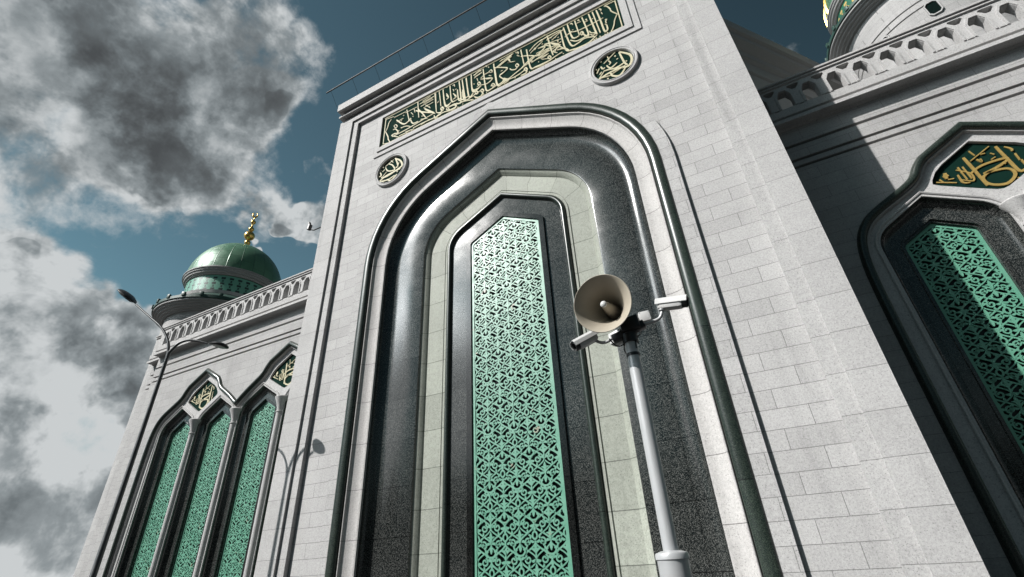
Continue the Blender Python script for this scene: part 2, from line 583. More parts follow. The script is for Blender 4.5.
def slab(name, outer, holes, y0, y1, mat, parent, x0=0.0):
    """a plate in the XZ plane, front at y0 and back at y1, with holes right through it"""
    cu = bpy.data.curves.new('tmp', 'CURVE')
    cu.dimensions = '2D'
    cu.fill_mode = 'BOTH'
    cu.extrude = abs(y1 - y0) / 2
    for loop in [outer] + list(holes):
        sp = cu.splines.new('POLY')
        sp.points.add(len(loop) - 1)
        for q, p in zip(sp.points, loop):
            q.co = (p[0] + x0, p[1], 0, 1)
        sp.use_cyclic_u = True
    ob = bpy.data.objects.new('tmp', cu)
    COL.objects.link(ob)
    dg = bpy.context.evaluated_depsgraph_get()
    me = bpy.data.meshes.new_from_object(ob.evaluated_get(dg))
    bpy.data.objects.remove(ob)
    bpy.data.curves.remove(cu)
    off = Vector(parent['_w']) if parent is not None else Vector((0, 0, 0))
    ym = (y0 + y1) / 2
    for v in me.vertices:
        v.co = Vector((v.co.x, ym - v.co.z, v.co.y + EYE)) - off
    bm = bmesh.new()
    bm.from_mesh(me)
    bmesh.ops.recalc_face_normals(bm, faces=bm.faces)
    bm.to_mesh(me)
    bm.free()
    for pl_ in me.polygons:
        pl_.use_smooth = False
    me.name = name
    me.materials.clear()
    me.materials.append(mat)
    return link(name, me, parent)


def rect(x0, x1, z0, z1):
    return [(x0, z0), (x1, z0), (x1, z1), (x0, z1)]


def arch(hw, apex, slope, R, zb, na=10):
    """keel arch: upright sides, rounded shoulders, straight slopes that meet in a point"""
    al = atan(slope)
    th = pi / 2 - al
    zc = apex - slope * hw
    T = R * tan(th / 2)
    half = [(-hw, zb)]
    cx, cz = -hw + R, zc - T
    for i in range(na + 1):
        a = pi - th * i / na
        half.append((cx + R * cos(a), cz + R * sin(a)))
    half.append((0.0, apex))
    return half + [(-x, z) for x, z in half[-2::-1]]


def sweep(fam, prof, x0, y0):
    """rows of an arch family: prof is a list of (inset, depth)"""
    mb = MB()
    rows, uvs, v = [], [], 0.0
    ref = fam(prof[len(prof) // 2][0])
    us = [0.0]
    for a, b in zip(ref, ref[1:]):
        us.append(us[-1] + hypot(b[0] - a[0], b[1] - a[1]))
    last = None
    for d, y in prof:
        if last:
            v += hypot(d - last[0], y - last[1])
        last = (d, y)
        rows.append([(x0 + px, y0 + y, pz) for px, pz in fam(d)])
        uvs.append([(u, v + 0.5) for u in us])
    mb.grid(rows, uvs)
    return mb


def curve_prof(d0, y0, d1, y1, n=6, bulge=0.0):
    """a coved or rounded step between two levels; bulge > 0 swells towards the viewer"""
    out = []
    for i in range(n + 1):
        t = i / n
        d, y = d0 + (d1 - d0) * t, y0 + (y1 - y0) * t
        k = sin(pi * t) * bulge
        L_ = hypot(d1 - d0, y1 - y0) or 1
        out.append((d + k * (y1 - y0) / L_ * -1 * 0.5, y - k))
    return out


def half_round(d, r, y, n=8):
    return [(d - r * cos(pi * i / n), y - r * sin(pi * i / n)) for i in range(n + 1)]


def chaikin(P, it=2, keep=()):
    for _ in range(it):
        Q = [P[0]]
        for i in range(len(P) - 1):
            a, b = P[i], P[i + 1]
            Q.append((a[0] * 0.75 + b[0] * 0.25, a[1] * 0.75 + b[1] * 0.25))
            Q.append((a[0] * 0.25 + b[0] * 0.75, a[1] * 0.25 + b[1] * 0.75))
        Q.append(P[-1])
        P = Q
    return P


def inset(P, d):
    """offset of an open polyline to its right-hand side"""
    out = []
    for i, p in enumerate(P):
        a, b = P[max(i - 1, 0)], P[min(i + 1, len(P) - 1)]
        t = Vector((b[0] - a[0], b[1] - a[1]))
        t.normalize()
        k = 1.0
        if 0 < i < len(P) - 1:
            t1 = Vector((p[0] - a[0], p[1] - a[1])).normalized()
            t2 = Vector((b[0] - p[0], b[1] - p[1])).normalized()
            k = 1 / max(0.45, sqrt(max(0.0, (1 + t1.dot(t2)) / 2)))
        out.append((p[0] + t.y * d * k, p[1] - t.x * d * k))
    return out


def smooth_stroke(pts, seg=4):
    """Catmull-Rom through the pen points"""
    if len(pts) < 3:
        return list(pts)
    closed = hypot(pts[0][0] - pts[-1][0], pts[0][1] - pts[-1][1]) < 1e-6
    out = []
    n = len(pts)
    for i in range(n - 1):
        p1, p2 = pts[i], pts[i + 1]
        p0 = pts[i - 1] if i else (pts[-2] if closed else p1)
        p3 = pts[i + 2] if i + 2 < n else (pts[1] if closed else p2)
        for k in range(seg):
            t = k / seg
            out.append(tuple(0.5 * (2 * p1[j] + (p2[j] - p0[j]) * t + (2 * p0[j] - 5 * p1[j] + 4 * p2[j] - p3[j]) * t * t + (3 * p1[j] - p0[j] - 3 * p2[j] + p3[j]) * t ** 3) for j in (0, 1)))
    out.append(pts[-1])
    return out


def lettering(strokes, y, ox=0.0, oz=0.0, sx=1.0, thick=0.03):
    mb = MB()
    for i, (w, pts) in enumerate(strokes):
        q = smooth_stroke([(ox + p[0] * sx, oz + p[1]) for p in pts])
        n = len(q)
        ws = [w * (0.62 + 0.55 * sin(pi * (0.12 + 0.82 * k / max(1, n - 1))) ** 0.8) for k in range(n)]
        mb.ribbon(q, ws, y - thick - 0.0007 * (i % 17), y - 0.002)
    return mb

# pen strokes of the lettering: (width, points) in metres
INSCRIPTION = [(0.049,[(-10.304,16.506),(-10.291,14.999)]),(0.038,[(-10.301,16.481),(-9.872,16.41)]),(0.038,[(-9.993,16.308),(-10.101,16.168),(-10.161,15.876),(-10.244,15.707)]),(0.046,[(-10.244,15.707),(-10.079,15.333),(-10.035,15.142),(-9.923,14.905)]),(0.038,[(-10.292,15.011),(-9.901,14.888)]),(0.057,[(-7.763,16.496),(-7.675,15.34)]),(0.053,[(-7.578,16.491),(-7.471,15.544)]),(0.053,[(-7.375,16.299),(-7.255,15.464),(-7.025,15.44)]),(0.053,[(-7.049,16.244),(-6.96,15.498),(-6.772,15.444)]),(0.053,[(-6.712,16.02),(-6.633,15.343),(-6.334,15.325)]),(0.049,[(-6.471,15.86),(-6.427,15.331),(-6.173,15.33)]),(0.057,[(-8.639,16.512),(-8.532,15.531)]),(0.061,[(-8.716,16.05),(-8.309,15.708),(-7.779,15.349)]),(0.061,[(-8.273,15.9),(-8.027,15.612),(-7.779,15.349)]),(0.053,[(-8.614,16.101),(-8.353,15.656),(-8.187,15.322)]),(0.061,[(-9.691,16.08),(-9.257,15.572),(-8.913,15.715)]),(0.053,[(-9.19,16.39),(-8.999,15.587)]),(0.053,[(-8.983,15.769),(-8.827,15.374),(-8.558,15.335)]),(0.046,[(-9.844,15.189),(-9.264,15.188),(-8.841,15.227),(-8.47,15.272),(-7.823,15.332)]),(0.049,[(-9.833,15.583),(-9.692,15.546),(-9.548,15.252),(-9.757,15.305),(-9.86,15.253),(-9.484,14.964)]),(0.038,[(-9.802,15.78),(-9.717,15.821),(-9.624,15.664),(-9.71,15.635),(-9.802,15.78)]),(0.038,[(-9.854,16.329),(-9.248,16.321)]),(0.038,[(-9.253,16.254),(-8.661,16.246)]),(0.046,[(-8.533,16.34),(-7.818,16.358)]),(0.046,[(-8.475,16.152),(-7.858,16.198)]),(0.038,[(-8.323,15.966),(-7.851,16.022)]),(0.061,[(-7.475,15.392),(-7.405,15.437),(-7.339,15.308),(-7.409,15.263),(-7.475,15.392)]),(0.049,[(-7.356,15.263),(-7.49,15.161),(-7.65,15.281)]),(0.049,[(-7.205,15.224),(-7.009,15.265),(-6.813,15.25),(-6.76,15.081),(-6.94,15.048),(-7.115,15.086),(-7.205,15.224)]),(0.046,[(-8.783,15.074),(-8.321,15.085),(-7.723,15.052),(-7.456,15.064)]),(0.038,[(-9.16,15.073),(-8.722,14.995)]),(0.038,[(-8.409,15.018),(-7.995,15.108)]),(0.046,[(-9.464,15.013),(-9.012,15)]),(0.038,[(-9.669,15.94),(-9.327,15.965)]),(0.038,[(-9.431,15.462),(-9.138,15.402),(-8.937,15.256)]),(0.049,[(-7.782,15.197),(-7.73,15.003),(-7.596,15.003)]),(0.068,[(-9.123,14.965),(-9.077,14.982)]),(0.068,[(-8.986,15.022),(-8.949,15.034)]),(0.068,[(-8.88,14.989),(-8.835,15.006)]),(0.068,[(-6.699,14.973),(-6.665,14.994)]),(0.057,[(-8.156,15.998),(-8.12,16.021)]),(0.057,[(-8.056,15.844),(-8.02,15.867)]),(0.068,[(-9.398,15.421),(-9.362,15.444)]),(0.068,[(-9.536,15.334),(-9.499,15.357)]),(0.057,[(-8.85,15.767),(-8.813,15.79)]),(0.057,[(-9.361,16.135),(-9.313,16.152)]),(0.038,[(-8.815,16.256),(-8.748,15.955)]),(0.038,[(-8.391,15.512),(-8.251,15.482)]),(0.038,[(-8.948,16.078),(-8.838,15.885)]),(0.038,[(-7.647,15.835),(-7.582,15.906)]),(0.038,[(-7.223,16.016),(-7.153,15.856)]),(0.038,[(-6.887,15.909),(-6.819,15.696)]),(0.038,[(-6.579,15.707),(-6.514,15.72)]),(0.038,[(-8.43,15.369),(-8.1,15.226)]),(0.038,[(-9.441,15.862),(-9.379,15.996)]),(0.057,[(-6.499,16.46),(-6.346,15.211)]),(0.057,[(-6.323,16.455),(-6.198,15.333)]),(0.053,[(-6.083,16.498),(-6.048,15.576),(-5.924,15.405),(-5.663,15.539)]),(0.038,[(-5.954,16.35),(-5.618,16.484)]),(0.038,[(-5.956,16.19),(-5.606,16.29)]),(0.038,[(-5.889,16.432),(-5.674,16.5)]),(0.057,[(-5.547,16.468),(-5.476,15.413),(-5.404,15.082),(-5.174,15.09),(-4.984,15.145)]),(0.057,[(-5.085,16.448),(-5.009,15.314),(-4.944,15.129),(-4.794,15.135),(-4.622,15.265)]),(0.049,[(-5.041,16.174),(-4.755,15.98),(-4.525,15.77),(-4.711,15.63),(-4.856,15.526),(-4.561,15.072)]),(0.046,[(-5.027,16.107),(-4.619,16.298),(-4.239,16.449)]),(0.038,[(-4.934,16.086),(-4.622,16.226),(-4.315,16.32)]),(0.057,[(-3.93,16.429),(-3.856,15.476)]),(0.057,[(-3.705,16.274),(-3.629,15.16),(-3.42,15.063),(-3.165,15.039),(-2.938,15.044)]),(0.046,[(-3.954,16.062),(-3.657,15.885),(-3.437,15.675),(-3.605,15.567),(-3.798,15.527),(-4.001,15.372)]),(0.046,[(-4.497,15.168),(-4.001,15.372),(-3.524,15.53)]),(0.046,[(-4.771,15.195),(-4.326,15.103),(-4.016,15.14),(-3.812,15.237)]),(0.049,[(-4.73,15.231),(-4.661,15.276),(-4.596,15.15),(-4.669,15.103),(-4.73,15.231)]),(0.049,[(-4.193,15.704),(-4.131,15.753),(-4.073,15.617),(-4.142,15.573),(-4.193,15.704)]),(0.046,[(-4.094,15.594),(-4.206,15.492),(-4.358,15.562),(-4.43,15.691)]),(0.049,[(-5.801,15.772),(-5.741,15.815),(-5.685,15.687),(-5.753,15.644),(-5.801,15.772)]),(0.038,[(-5.711,15.649),(-5.838,15.59)]),(0.049,[(-5.925,15.329),(-5.862,15.375),(-5.793,15.242),(-5.86,15.189),(-5.925,15.329)]),(0.038,[(-5.904,15.342),(-6.006,15.548)]),(0.049,[(-5.669,15.269),(-5.61,15.317),(-5.555,15.194),(-5.614,15.146),(-5.669,15.269)]),(0.046,[(-5.564,15.167),(-5.634,14.987),(-5.806,14.97),(-5.969,15.13)]),(0.049,[(-3.871,15.253),(-3.808,15.288),(-3.757,15.165),(-3.82,15.124),(-3.871,15.253)]),(0.046,[(-3.766,15.139),(-3.818,14.994),(-4.026,15.001)]),(0.046,[(-6.603,15.431),(-6.346,15.157),(-6.136,15.167),(-5.926,15.221),(-5.697,15.277)]),(0.038,[(-5.418,15.75),(-5.166,15.654)]),(0.038,[(-5.663,15.975),(-5.484,16.078),(-5.325,16.091),(-5.199,16.161),(-5.163,16.005),(-5.277,16.046)]),(0.038,[(-3.302,15.575),(-2.88,15.642)]),(0.038,[(-3.576,15.447),(-3.239,15.445),(-2.899,15.447)]),(0.038,[(-3.177,15.306),(-2.891,15.159)]),(0.038,[(-3.359,15.785),(-3.059,15.78)]),(0.068,[(-5.325,16.39),(-5.291,16.412)]),(0.068,[(-4.433,14.852),(-4.401,14.867)]),(0.068,[(-4.269,15.031),(-4.237,15.042)]),(0.068,[(-3.705,14.957),(-3.674,14.967)]),(0.068,[(-4.976,14.947),(-4.943,14.968)]),(0.068,[(-5.576,15.003),(-5.543,15.013)]),(0.068,[(-5.245,15.241),(-5.212,15.251)]),(0.068,[(-5.978,15.841),(-5.943,15.857)]),(0.038,[(-4.752,16.413),(-4.71,16.429)]),(0.038,[(-4.478,16.195),(-4.42,16.226),(-4.401,16.132)]),(0.038,[(-4.132,16.368),(-4.049,16.421)]),(0.038,[(-4.101,16.229),(-4.01,16.104)]),(0.057,[(-3.518,15.416),(-3.487,15.426)]),(0.057,[(-3.322,15.261),(-3.291,15.271)]),(0.038,[(-4.803,15.806),(-4.723,15.805)]),(0.038,[(-4.851,15.634),(-4.729,15.67)]),(0.038,[(-4.276,15.96),(-4.197,15.959)]),(0.038,[(-6.521,16.64),(-6.468,16.544)]),(0.038,[(-5.437,16.605),(-5.377,16.474)]),(0.038,[(-5.83,16.102),(-5.79,15.905)]),(0.038,[(-5.31,15.911),(-5.21,15.813)]),(0.052,[(-0.334,16.452),(-0.332,14.915)]),(0.04,[(-0.338,16.427),(-0.691,16.451),(-0.621,16.349),(-0.551,16.153),(-0.54,16.012),(-0.467,15.851),(-0.372,15.685)]),(0.04,[(-0.372,15.685),(-0.502,15.436),(-0.548,15.256),(-0.618,15.071),(-0.7,14.925),(-0.541,14.912),(-0.334,14.901)]),(0.06,[(-1.001,16.451),(-0.943,15.81),(-0.896,15.137),(-0.789,15.147),(-0.786,15.416)]),(0.06,[(-1.14,16.455),(-1.041,15.159)]),(0.06,[(-1.28,16.46),(-1.173,15.283),(-1.15,15.171)]),(0.056,[(-1.527,16.462),(-1.424,15.431),(-1.506,15.333),(-1.634,15.657)]),(0.06,[(-1.793,16.489),(-1.731,15.585)]),(0.056,[(-2.072,16.49),(-1.973,15.613),(-1.735,15.555)]),(0.06,[(-2.234,16.45),(-2.082,15.299),(-1.832,15.211),(-1.581,15.284),(-1.232,15.114)]),(0.06,[(-2.355,16.358),(-2.286,15.212),(-2.031,15.006),(-1.761,14.958),(-1.454,14.969),(-1.16,15.147)]),(0.04,[(-2.908,16.226),(-2.602,16.298),(-2.248,16.328)]),(0.04,[(-2.228,15.872),(-2.018,15.969),(-1.748,15.861),(-1.297,15.843),(-0.834,15.858)]),(0.048,[(-2.068,15.561),(-1.882,15.36),(-1.677,15.334),(-1.446,15.394)]),(0.04,[(-1.685,15.67),(-1.626,15.717),(-1.581,15.586),(-1.652,15.522),(-1.685,15.67)]),(0.064,[(-2.866,16.464),(-2.76,15.301)]),(0.048,[(-3.018,16.055),(-2.785,15.958),(-2.607,15.723),(-2.388,15.731)]),(0.04,[(-3.194,15.992),(-2.971,15.962),(-2.804,15.765)]),(0.04,[(-3.221,15.677),(-2.919,15.725),(-2.522,15.668)]),(0.04,[(-2.663,15.364),(-2.533,15.566),(-2.286,15.212)]),(0.048,[(-3.163,16.34),(-2.93,16.388),(-2.591,16.405),(-2.352,16.384)]),(0.04,[(-1.375,15.529),(-1.328,15.381),(-1.207,15.283),(-1.285,15.21),(-1.369,15.332)]),(0.08,[(-1.307,14.943),(-1.262,14.951)]),(0.08,[(-1.233,14.97),(-1.185,14.975)]),(0.08,[(-0.927,14.938),(-0.887,14.938)]),(0.08,[(-0.839,14.952),(-0.798,14.962)]),(0.064,[(-1.091,14.985),(-1.068,15.009)]),(0.064,[(-1.549,14.921),(-1.525,14.945)]),(0.064,[(-1.806,14.934),(-1.778,14.939)]),(0.04,[(-1.98,16.437),(-1.924,16.448),(-1.884,16.334)]),(0.04,[(-1.705,16.415),(-1.656,16.432),(-1.643,16.34)]),(0.04,[(-1.436,16.245),(-1.388,16.239),(-1.391,16.161)]),(0.04,[(-0.905,16.448),(-0.842,16.358),(-0.868,16.276)]),(0.04,[(-0.854,16.189),(-0.83,16.081)]),(0.04,[(-0.8,15.706),(-0.744,15.68),(-0.79,15.597),(-0.773,15.494)]),(0.04,[(-0.828,15.485),(-0.797,15.426)]),(0.04,[(-1.945,16.04),(-1.895,16.044)]),(0.04,[(-1.996,16.007),(-1.934,15.929)]),(0.04,[(-1.746,16.288),(-1.59,16.26)]),(0.04,[(-1.484,16.125),(-1.346,16.111)]),(0.04,[(-1.209,16.093),(-1.159,16.079)]),(0.04,[(-3.087,16.338),(-3.029,16.35)]),(0.04,[(-2.759,16.222),(-2.703,16.218)]),(0.04,[(-2.499,16.044),(-2.443,16.056)]),(0.057,[(-2.856,16.434),(-2.814,15.841),(-2.754,15.234)]),(0.046,[(-2.972,16.009),(-2.784,15.953),(-2.583,15.762),(-2.469,15.54),(-2.726,15.441),(-2.594,15.253)]),(0.038,[(-3.611,16.103),(-3.355,16.308),(-3.071,16.414)]),(0.038,[(-3.575,15.963),(-3.293,16.144),(-3.06,16.283)]),(0.046,[(-3.266,16.01),(-3.004,15.904),(-3.215,15.729),(-3.373,15.643),(-3.114,15.614),(-2.839,15.693)]),(0.038,[(-2.716,16.075),(-2.237,16.349)]),(0.038,[(-2.781,15.984),(-2.379,15.893)]),(0.046,[(-3.581,15.411),(-3.237,15.486),(-2.962,15.565),(-2.703,15.588)]),(0.046,[(-3.925,15.387),(-3.56,15.671),(-3.214,15.656)]),(0.049,[(-3.534,15.053),(-3.243,15.003),(-2.905,15.034),(-2.681,15.103),(-2.413,15.148)]),(0.046,[(-2.945,15.252),(-2.887,15.289),(-2.837,15.171),(-2.899,15.126),(-2.945,15.252)]),(0.038,[(-3.211,15.357),(-3.023,15.392),(-2.938,15.437)]),(0.046,[(-2.586,15.389),(-2.306,15.272),(-2.159,15.03)]),(0.038,[(-4.462,16.238),(-4.384,16.038),(-4.49,16.076),(-4.238,15.959)]),(0.038,[(-4.821,16.387),(-4.281,16.45)]),(0.038,[(-4.744,16.261),(-4.326,16.367)]),(0.042,[(-2.71,15.594),(-2.559,15.643),(-2.421,15.58)]),(0.061,[(-3.699,14.951),(-3.676,14.966)]),(0.061,[(-3.04,14.904),(-3.017,14.919)]),(0.061,[(-2.692,14.967),(-2.669,14.982)]),(0.061,[(-2.4,15.042),(-2.377,15.057)]),(0.061,[(-2.327,14.907),(-2.304,14.922)]),(0.038,[(-4.087,16.361),(-4.031,16.365),(-4.061,16.272)]),(0.038,[(-4.169,16.452),(-4.12,16.456)]),(0.038,[(-2.6,16.125),(-2.543,16.137)]),(0.038,[(-2.529,15.927),(-2.494,15.843),(-2.541,15.808)]),(0.038,[(-3.004,16.594),(-2.944,16.633),(-2.939,16.524)]),(0.038,[(-3.105,16.113),(-3.057,16.144)]),(0.038,[(-3.408,16.131),(-3.354,16.054),(-3.402,16.023)]),(0.053,[(-7.789,16.5),(-7.67,15.281)]),(0.049,[(-7.58,16.491),(-7.476,15.658)]),(0.053,[(-7.396,16.486),(-7.255,15.385),(-6.984,15.467)]),(0.053,[(-7.064,16.474),(-6.994,15.574)]),(0.057,[(-6.643,16.503),(-6.549,15.233),(-6.772,15.267)]),(0.057,[(-6.497,16.49),(-6.387,15.184)]),(0.057,[(-6.312,16.478),(-6.192,15.276),(-5.998,15.378)]),(0.053,[(-6.081,16.463),(-6.046,15.62),(-5.829,15.486),(-5.661,15.566)]),(0.042,[(-7.228,16.132),(-7.123,15.836),(-7.229,15.78)]),(0.042,[(-6.912,15.924),(-6.768,15.661),(-6.907,15.573)]),(0.042,[(-6.883,15.447),(-6.592,15.437)]),(0.046,[(-7.119,15.213),(-6.945,15.234),(-6.806,15.179),(-6.778,15.032),(-6.985,15.004),(-7.119,15.213)]),(0.049,[(-7.469,15.415),(-7.408,15.459),(-7.342,15.335),(-7.403,15.291),(-7.469,15.415)]),(0.046,[(-7.363,15.294),(-7.462,15.186),(-7.579,15.225)]),(0.049,[(-5.923,15.329),(-5.86,15.369),(-5.8,15.248),(-5.862,15.202),(-5.923,15.329)]),(0.049,[(-5.675,15.274),(-5.612,15.314),(-5.546,15.188),(-5.612,15.146),(-5.675,15.274)]),(0.046,[(-5.563,15.156),(-5.682,14.955),(-5.927,15.023)]),(0.046,[(-5.662,15.919),(-5.415,15.805),(-5.165,15.632),(-5.382,15.488),(-5.669,15.588)]),(0.053,[(-5.035,16.058),(-4.967,15.114),(-4.787,15.056),(-4.506,15.187)]),(0.042,[(-5.205,15.286),(-5.144,15.32),(-5.083,15.203),(-5.149,15.166),(-5.205,15.286)]),(0.042,[(-4.704,15.323),(-4.512,15.083),(-4.719,14.999)]),(0.038,[(-5.995,16.391),(-5.643,16.433)]),(0.038,[(-5.932,16.255),(-5.603,16.318)]),(0.046,[(-7.646,15.102),(-7.292,15.103),(-7.028,15.004)]),(0.046,[(-6.728,15.184),(-6.421,15.152),(-6.002,14.991)]),(0.061,[(-6.692,14.967),(-6.667,14.984)]),(0.061,[(-6.081,14.983),(-6.056,14.999)]),(0.061,[(-6.48,15.022),(-6.454,15.038)]),(0.061,[(-5.445,14.998),(-5.42,15.013)]),(0.061,[(-4.966,14.947),(-4.942,14.963)]),(0.049,[(-8.223,15.8),(-8.008,15.555),(-7.733,15.264)]),(0.038,[(-8.396,16.415),(-8.012,16.47)]),(0.038,[(-8.341,16.263),(-7.911,16.288)]),(0.038,[(-8.238,16.094),(-7.98,15.75)]),(0.038,[(-6.941,16.402),(-6.865,16.421),(-6.846,16.292)]),(0.038,[(-6.825,16.094),(-6.755,16.093)]),(0.038,[(-7.236,16.484),(-7.182,16.507)]),(0.038,[(-6.915,16.166),(-6.869,16.032)])]
MEDALLION_RIGHT = [(0.086,[(0.257,0.516),(0.399,0.365),(0.553,0.144),(0.552,-0.111),(0.421,-0.297),(0.134,-0.204),(-0.114,-0.079),(-0.31,-0.033)]),(0.072,[(0.255,0.507),(0.33,-0.067),(0.4,-0.231)]),(0.067,[(0.33,-0.067),(0.147,-0.126),(-0.053,-0.122)]),(0.058,[(-0.204,0.163),(-0.106,-0.033),(0.121,0.075)]),(0.048,[(-0.12,0.346),(-0.068,0.202),(-0.128,0.15)]),(0.077,[(-0.53,-0.302),(-0.136,-0.218),(0.334,-0.235)]),(0.058,[(-0.53,-0.302),(-0.301,-0.014)]),(0.058,[(-0.519,-0.274),(-0.089,-0.383)]),(0.077,[(-0.147,-0.241),(-0.097,-0.429),(0.109,-0.542),(0.318,-0.325)]),(0.048,[(-0.121,-0.331),(0.267,-0.238)]),(0.048,[(-0.276,0.3),(0.149,0.587)]),(0.048,[(-0.12,0.561),(-0.093,0.364)]),(0.096,[(0.093,0.392),(0.131,0.417)]),(0.096,[(-0.369,0.442),(-0.331,0.458)]),(0.096,[(-0.568,0.182),(-0.531,0.197)]),(0.058,[(-0.548,-0.011),(-0.451,0.172)]),(0.058,[(-0.477,-0.113),(-0.396,-0.034)]),(0.096,[(-0.275,-0.457),(-0.238,-0.432)]),(0.096,[(0.379,-0.051),(0.415,-0.036)]),(0.048,[(0.124,0.231),(0.184,0.249)]),(0.062,[(-0.39,0.234),(-0.342,0.094),(-0.271,0.107)])]
MEDALLION_LEFT = [(0.09,[(0.124,0.544),(0.4,0.283),(0.511,-0.017),(0.292,-0.125),(-0.206,-0.233),(-0.486,-0.166)]),(0.075,[(0.14,0.548),(0.312,0.072),(0.2,0.013)]),(0.08,[(-0.555,-0.327),(-0.211,-0.185),(0.437,-0.152)]),(0.065,[(-0.552,-0.351),(-0.131,-0.44),(0.193,-0.371)]),(0.065,[(-0.592,0.188),(-0.488,-0.05),(-0.607,-0.073)]),(0.05,[(-0.321,0.334),(0.056,0.508)]),(0.065,[(-0.174,0.401),(0.029,0.228),(0.165,-0.073),(-0.168,0.024),(-0.315,0.284)]),(0.075,[(-0.161,-0.414),(0.041,-0.556),(0.298,-0.366)]),(0.1,[(-0.573,0.214),(-0.532,0.24)]),(0.1,[(-0.453,0.33),(-0.412,0.356)]),(0.05,[(-0.429,-0.182),(-0.232,0.009)]),(0.05,[(-0.064,0.511),(0.06,0.359)]),(0.1,[(0.276,-0.242),(0.327,-0.222)]),(0.06,[(0.305,0.03),(0.353,0.208)]),(0.1,[(-0.367,-0.451),(-0.326,-0.425)]),(0.06,[(-0.434,0.11),(-0.331,0.175)])]
WING_PANEL = [(0.085,[(-0.245,8.197),(-0.216,7.815),(-0.185,7.248)]),(0.045,[(-0.518,7.909),(-0.311,7.696),(-0.351,7.478),(-0.545,7.608)]),(0.054,[(-0.453,7.971),(-0.436,7.556)]),(0.054,[(-0.368,7.947),(-0.351,7.551)]),(0.085,[(0.402,8.237),(0.439,7.731),(0.473,7.399),(0.579,7.399)]),(0.076,[(-0.311,7.696),(-0.049,7.824),(0.376,7.846),(0.415,7.771),(0.142,7.654),(-0.082,7.601)]),(0.081,[(-0.106,7.595),(0.307,7.553),(0.375,7.341),(0.138,7.157),(-0.134,7.268),(-0.139,7.52),(0.29,7.689)]),(0.045,[(-0.081,8.333),(-0.036,8.155)]),(0.045,[(-0.175,8.037),(0.298,8.294)]),(0.054,[(0.067,8.139),(0.151,8.133)]),(0.054,[(0.23,8.091),(0.286,8.024)]),(0.054,[(0.524,8.152),(0.61,8.04),(0.6,7.97)]),(0.054,[(0.614,7.888),(0.608,7.672)]),(0.054,[(0.336,7.757),(0.343,7.68)]),(0.058,[(-0.056,8.033),(-0.003,7.93),(0.009,8.018)]),(0.135,[(-0.807,7.808),(-0.706,7.834)]),(0.112,[(-0.743,7.908),(-0.77,7.735)]),(0.054,[(-0.988,7.728),(-0.645,7.555)]),(0.054,[(-0.899,7.778),(-0.865,7.669)]),(0.054,[(-0.758,7.71),(-0.643,7.692)]),(0.054,[(-0.541,7.762),(-0.537,7.513),(-0.424,7.459)]),(0.045,[(0.178,7.912),(0.276,7.954)]),(0.068,[(0.631,7.678),(0.646,7.401)]),(0.063,[(0.366,7.231),(0.497,7.081)])]

# ------------------------------------------------------------------ ground (all heights below are measured from eye level)
ZG = -EYE
g = MB().add([(-900, -900, ZG), (900, -900, ZG), (900, 900, ZG), (-900, 900, ZG)], [(0, 1, 2, 3)]).build('paved_square', M['paving'])
tag(g, 'grey stone paved square in front of the mosque', kind='structure')

# ------------------------------------------------------------------ the mosque
XC = -5.35
YP = 10.0
mosque = empty('mosque', (XC, 13.0, 0), 'white granite mosque with a tall pointed portal arch, green lattice windows and green domes', 'mosque')


def portal_arch(d):
    return arch(5.1 - d, 14.02 - 1.126 * d, 0.52, max(3.9 - d, 0.12), ZG)


def under(pts):
    return pts


# wall panel with the arch cut out, framed by two shallow steps
slab('portal_wall', rect(-12.1, 1.75, ZG, 17.15), [[(XC + x, z) for x, z in arch(4.98, 13.9, 0.52, 3.78, ZG - 1)] if False else [(XC + x, max(z, ZG + 0.002)) for x, z in portal_arch(0.12)]], YP, YP + 0.3, M['wall'], mosque)
slab('wall_step', [(-12.45, ZG), (-11.84, ZG), (-11.84, 17.07), (1.33, 17.07), (1.33, ZG), (1.97, ZG), (1.97, 17.45), (-12.45, 17.45)], [], 9.87, YP - 0.002, M['frame'], mosque)
slab('portal_frame', [(-12.88, ZG), (-12.13, ZG), (-12.13, 17.29), (1.64, 17.29), (1.64, ZG), (2.26, ZG), (2.26, 17.58), (-12.88, 17.58)], [], 9.80, 9.872, M['frame'], mosque)
m_ = MB()
m_.box(-12.88, -12.455, 9.874, 17.0, ZG, 17.58)
m_.box(1.975, 2.26, 9.874, 17.0, ZG, 17.58)
m_.box(-12.45, 1.97, 10.305, 17.0, 17.4, 17.58)
m_.box(-12.6, 2.0, 10.0, 16.9, 17.585, 18.0)
m_.box(-12.4, 1.95, 16.6, 17.0, ZG, 17.4)
m_.build('portal_side_wall', M['wall'], mosque)

# raised surround that follows the arch
outer, inner = portal_arch(-0.28), portal_arch(0.1)
slab('arch_surround', [(XC + x, z) for x, z in outer] + [(XC + x, z) for x, z in inner[::-1]], [], YP - 0.095, YP - 0.001, M['wall'], mosque)

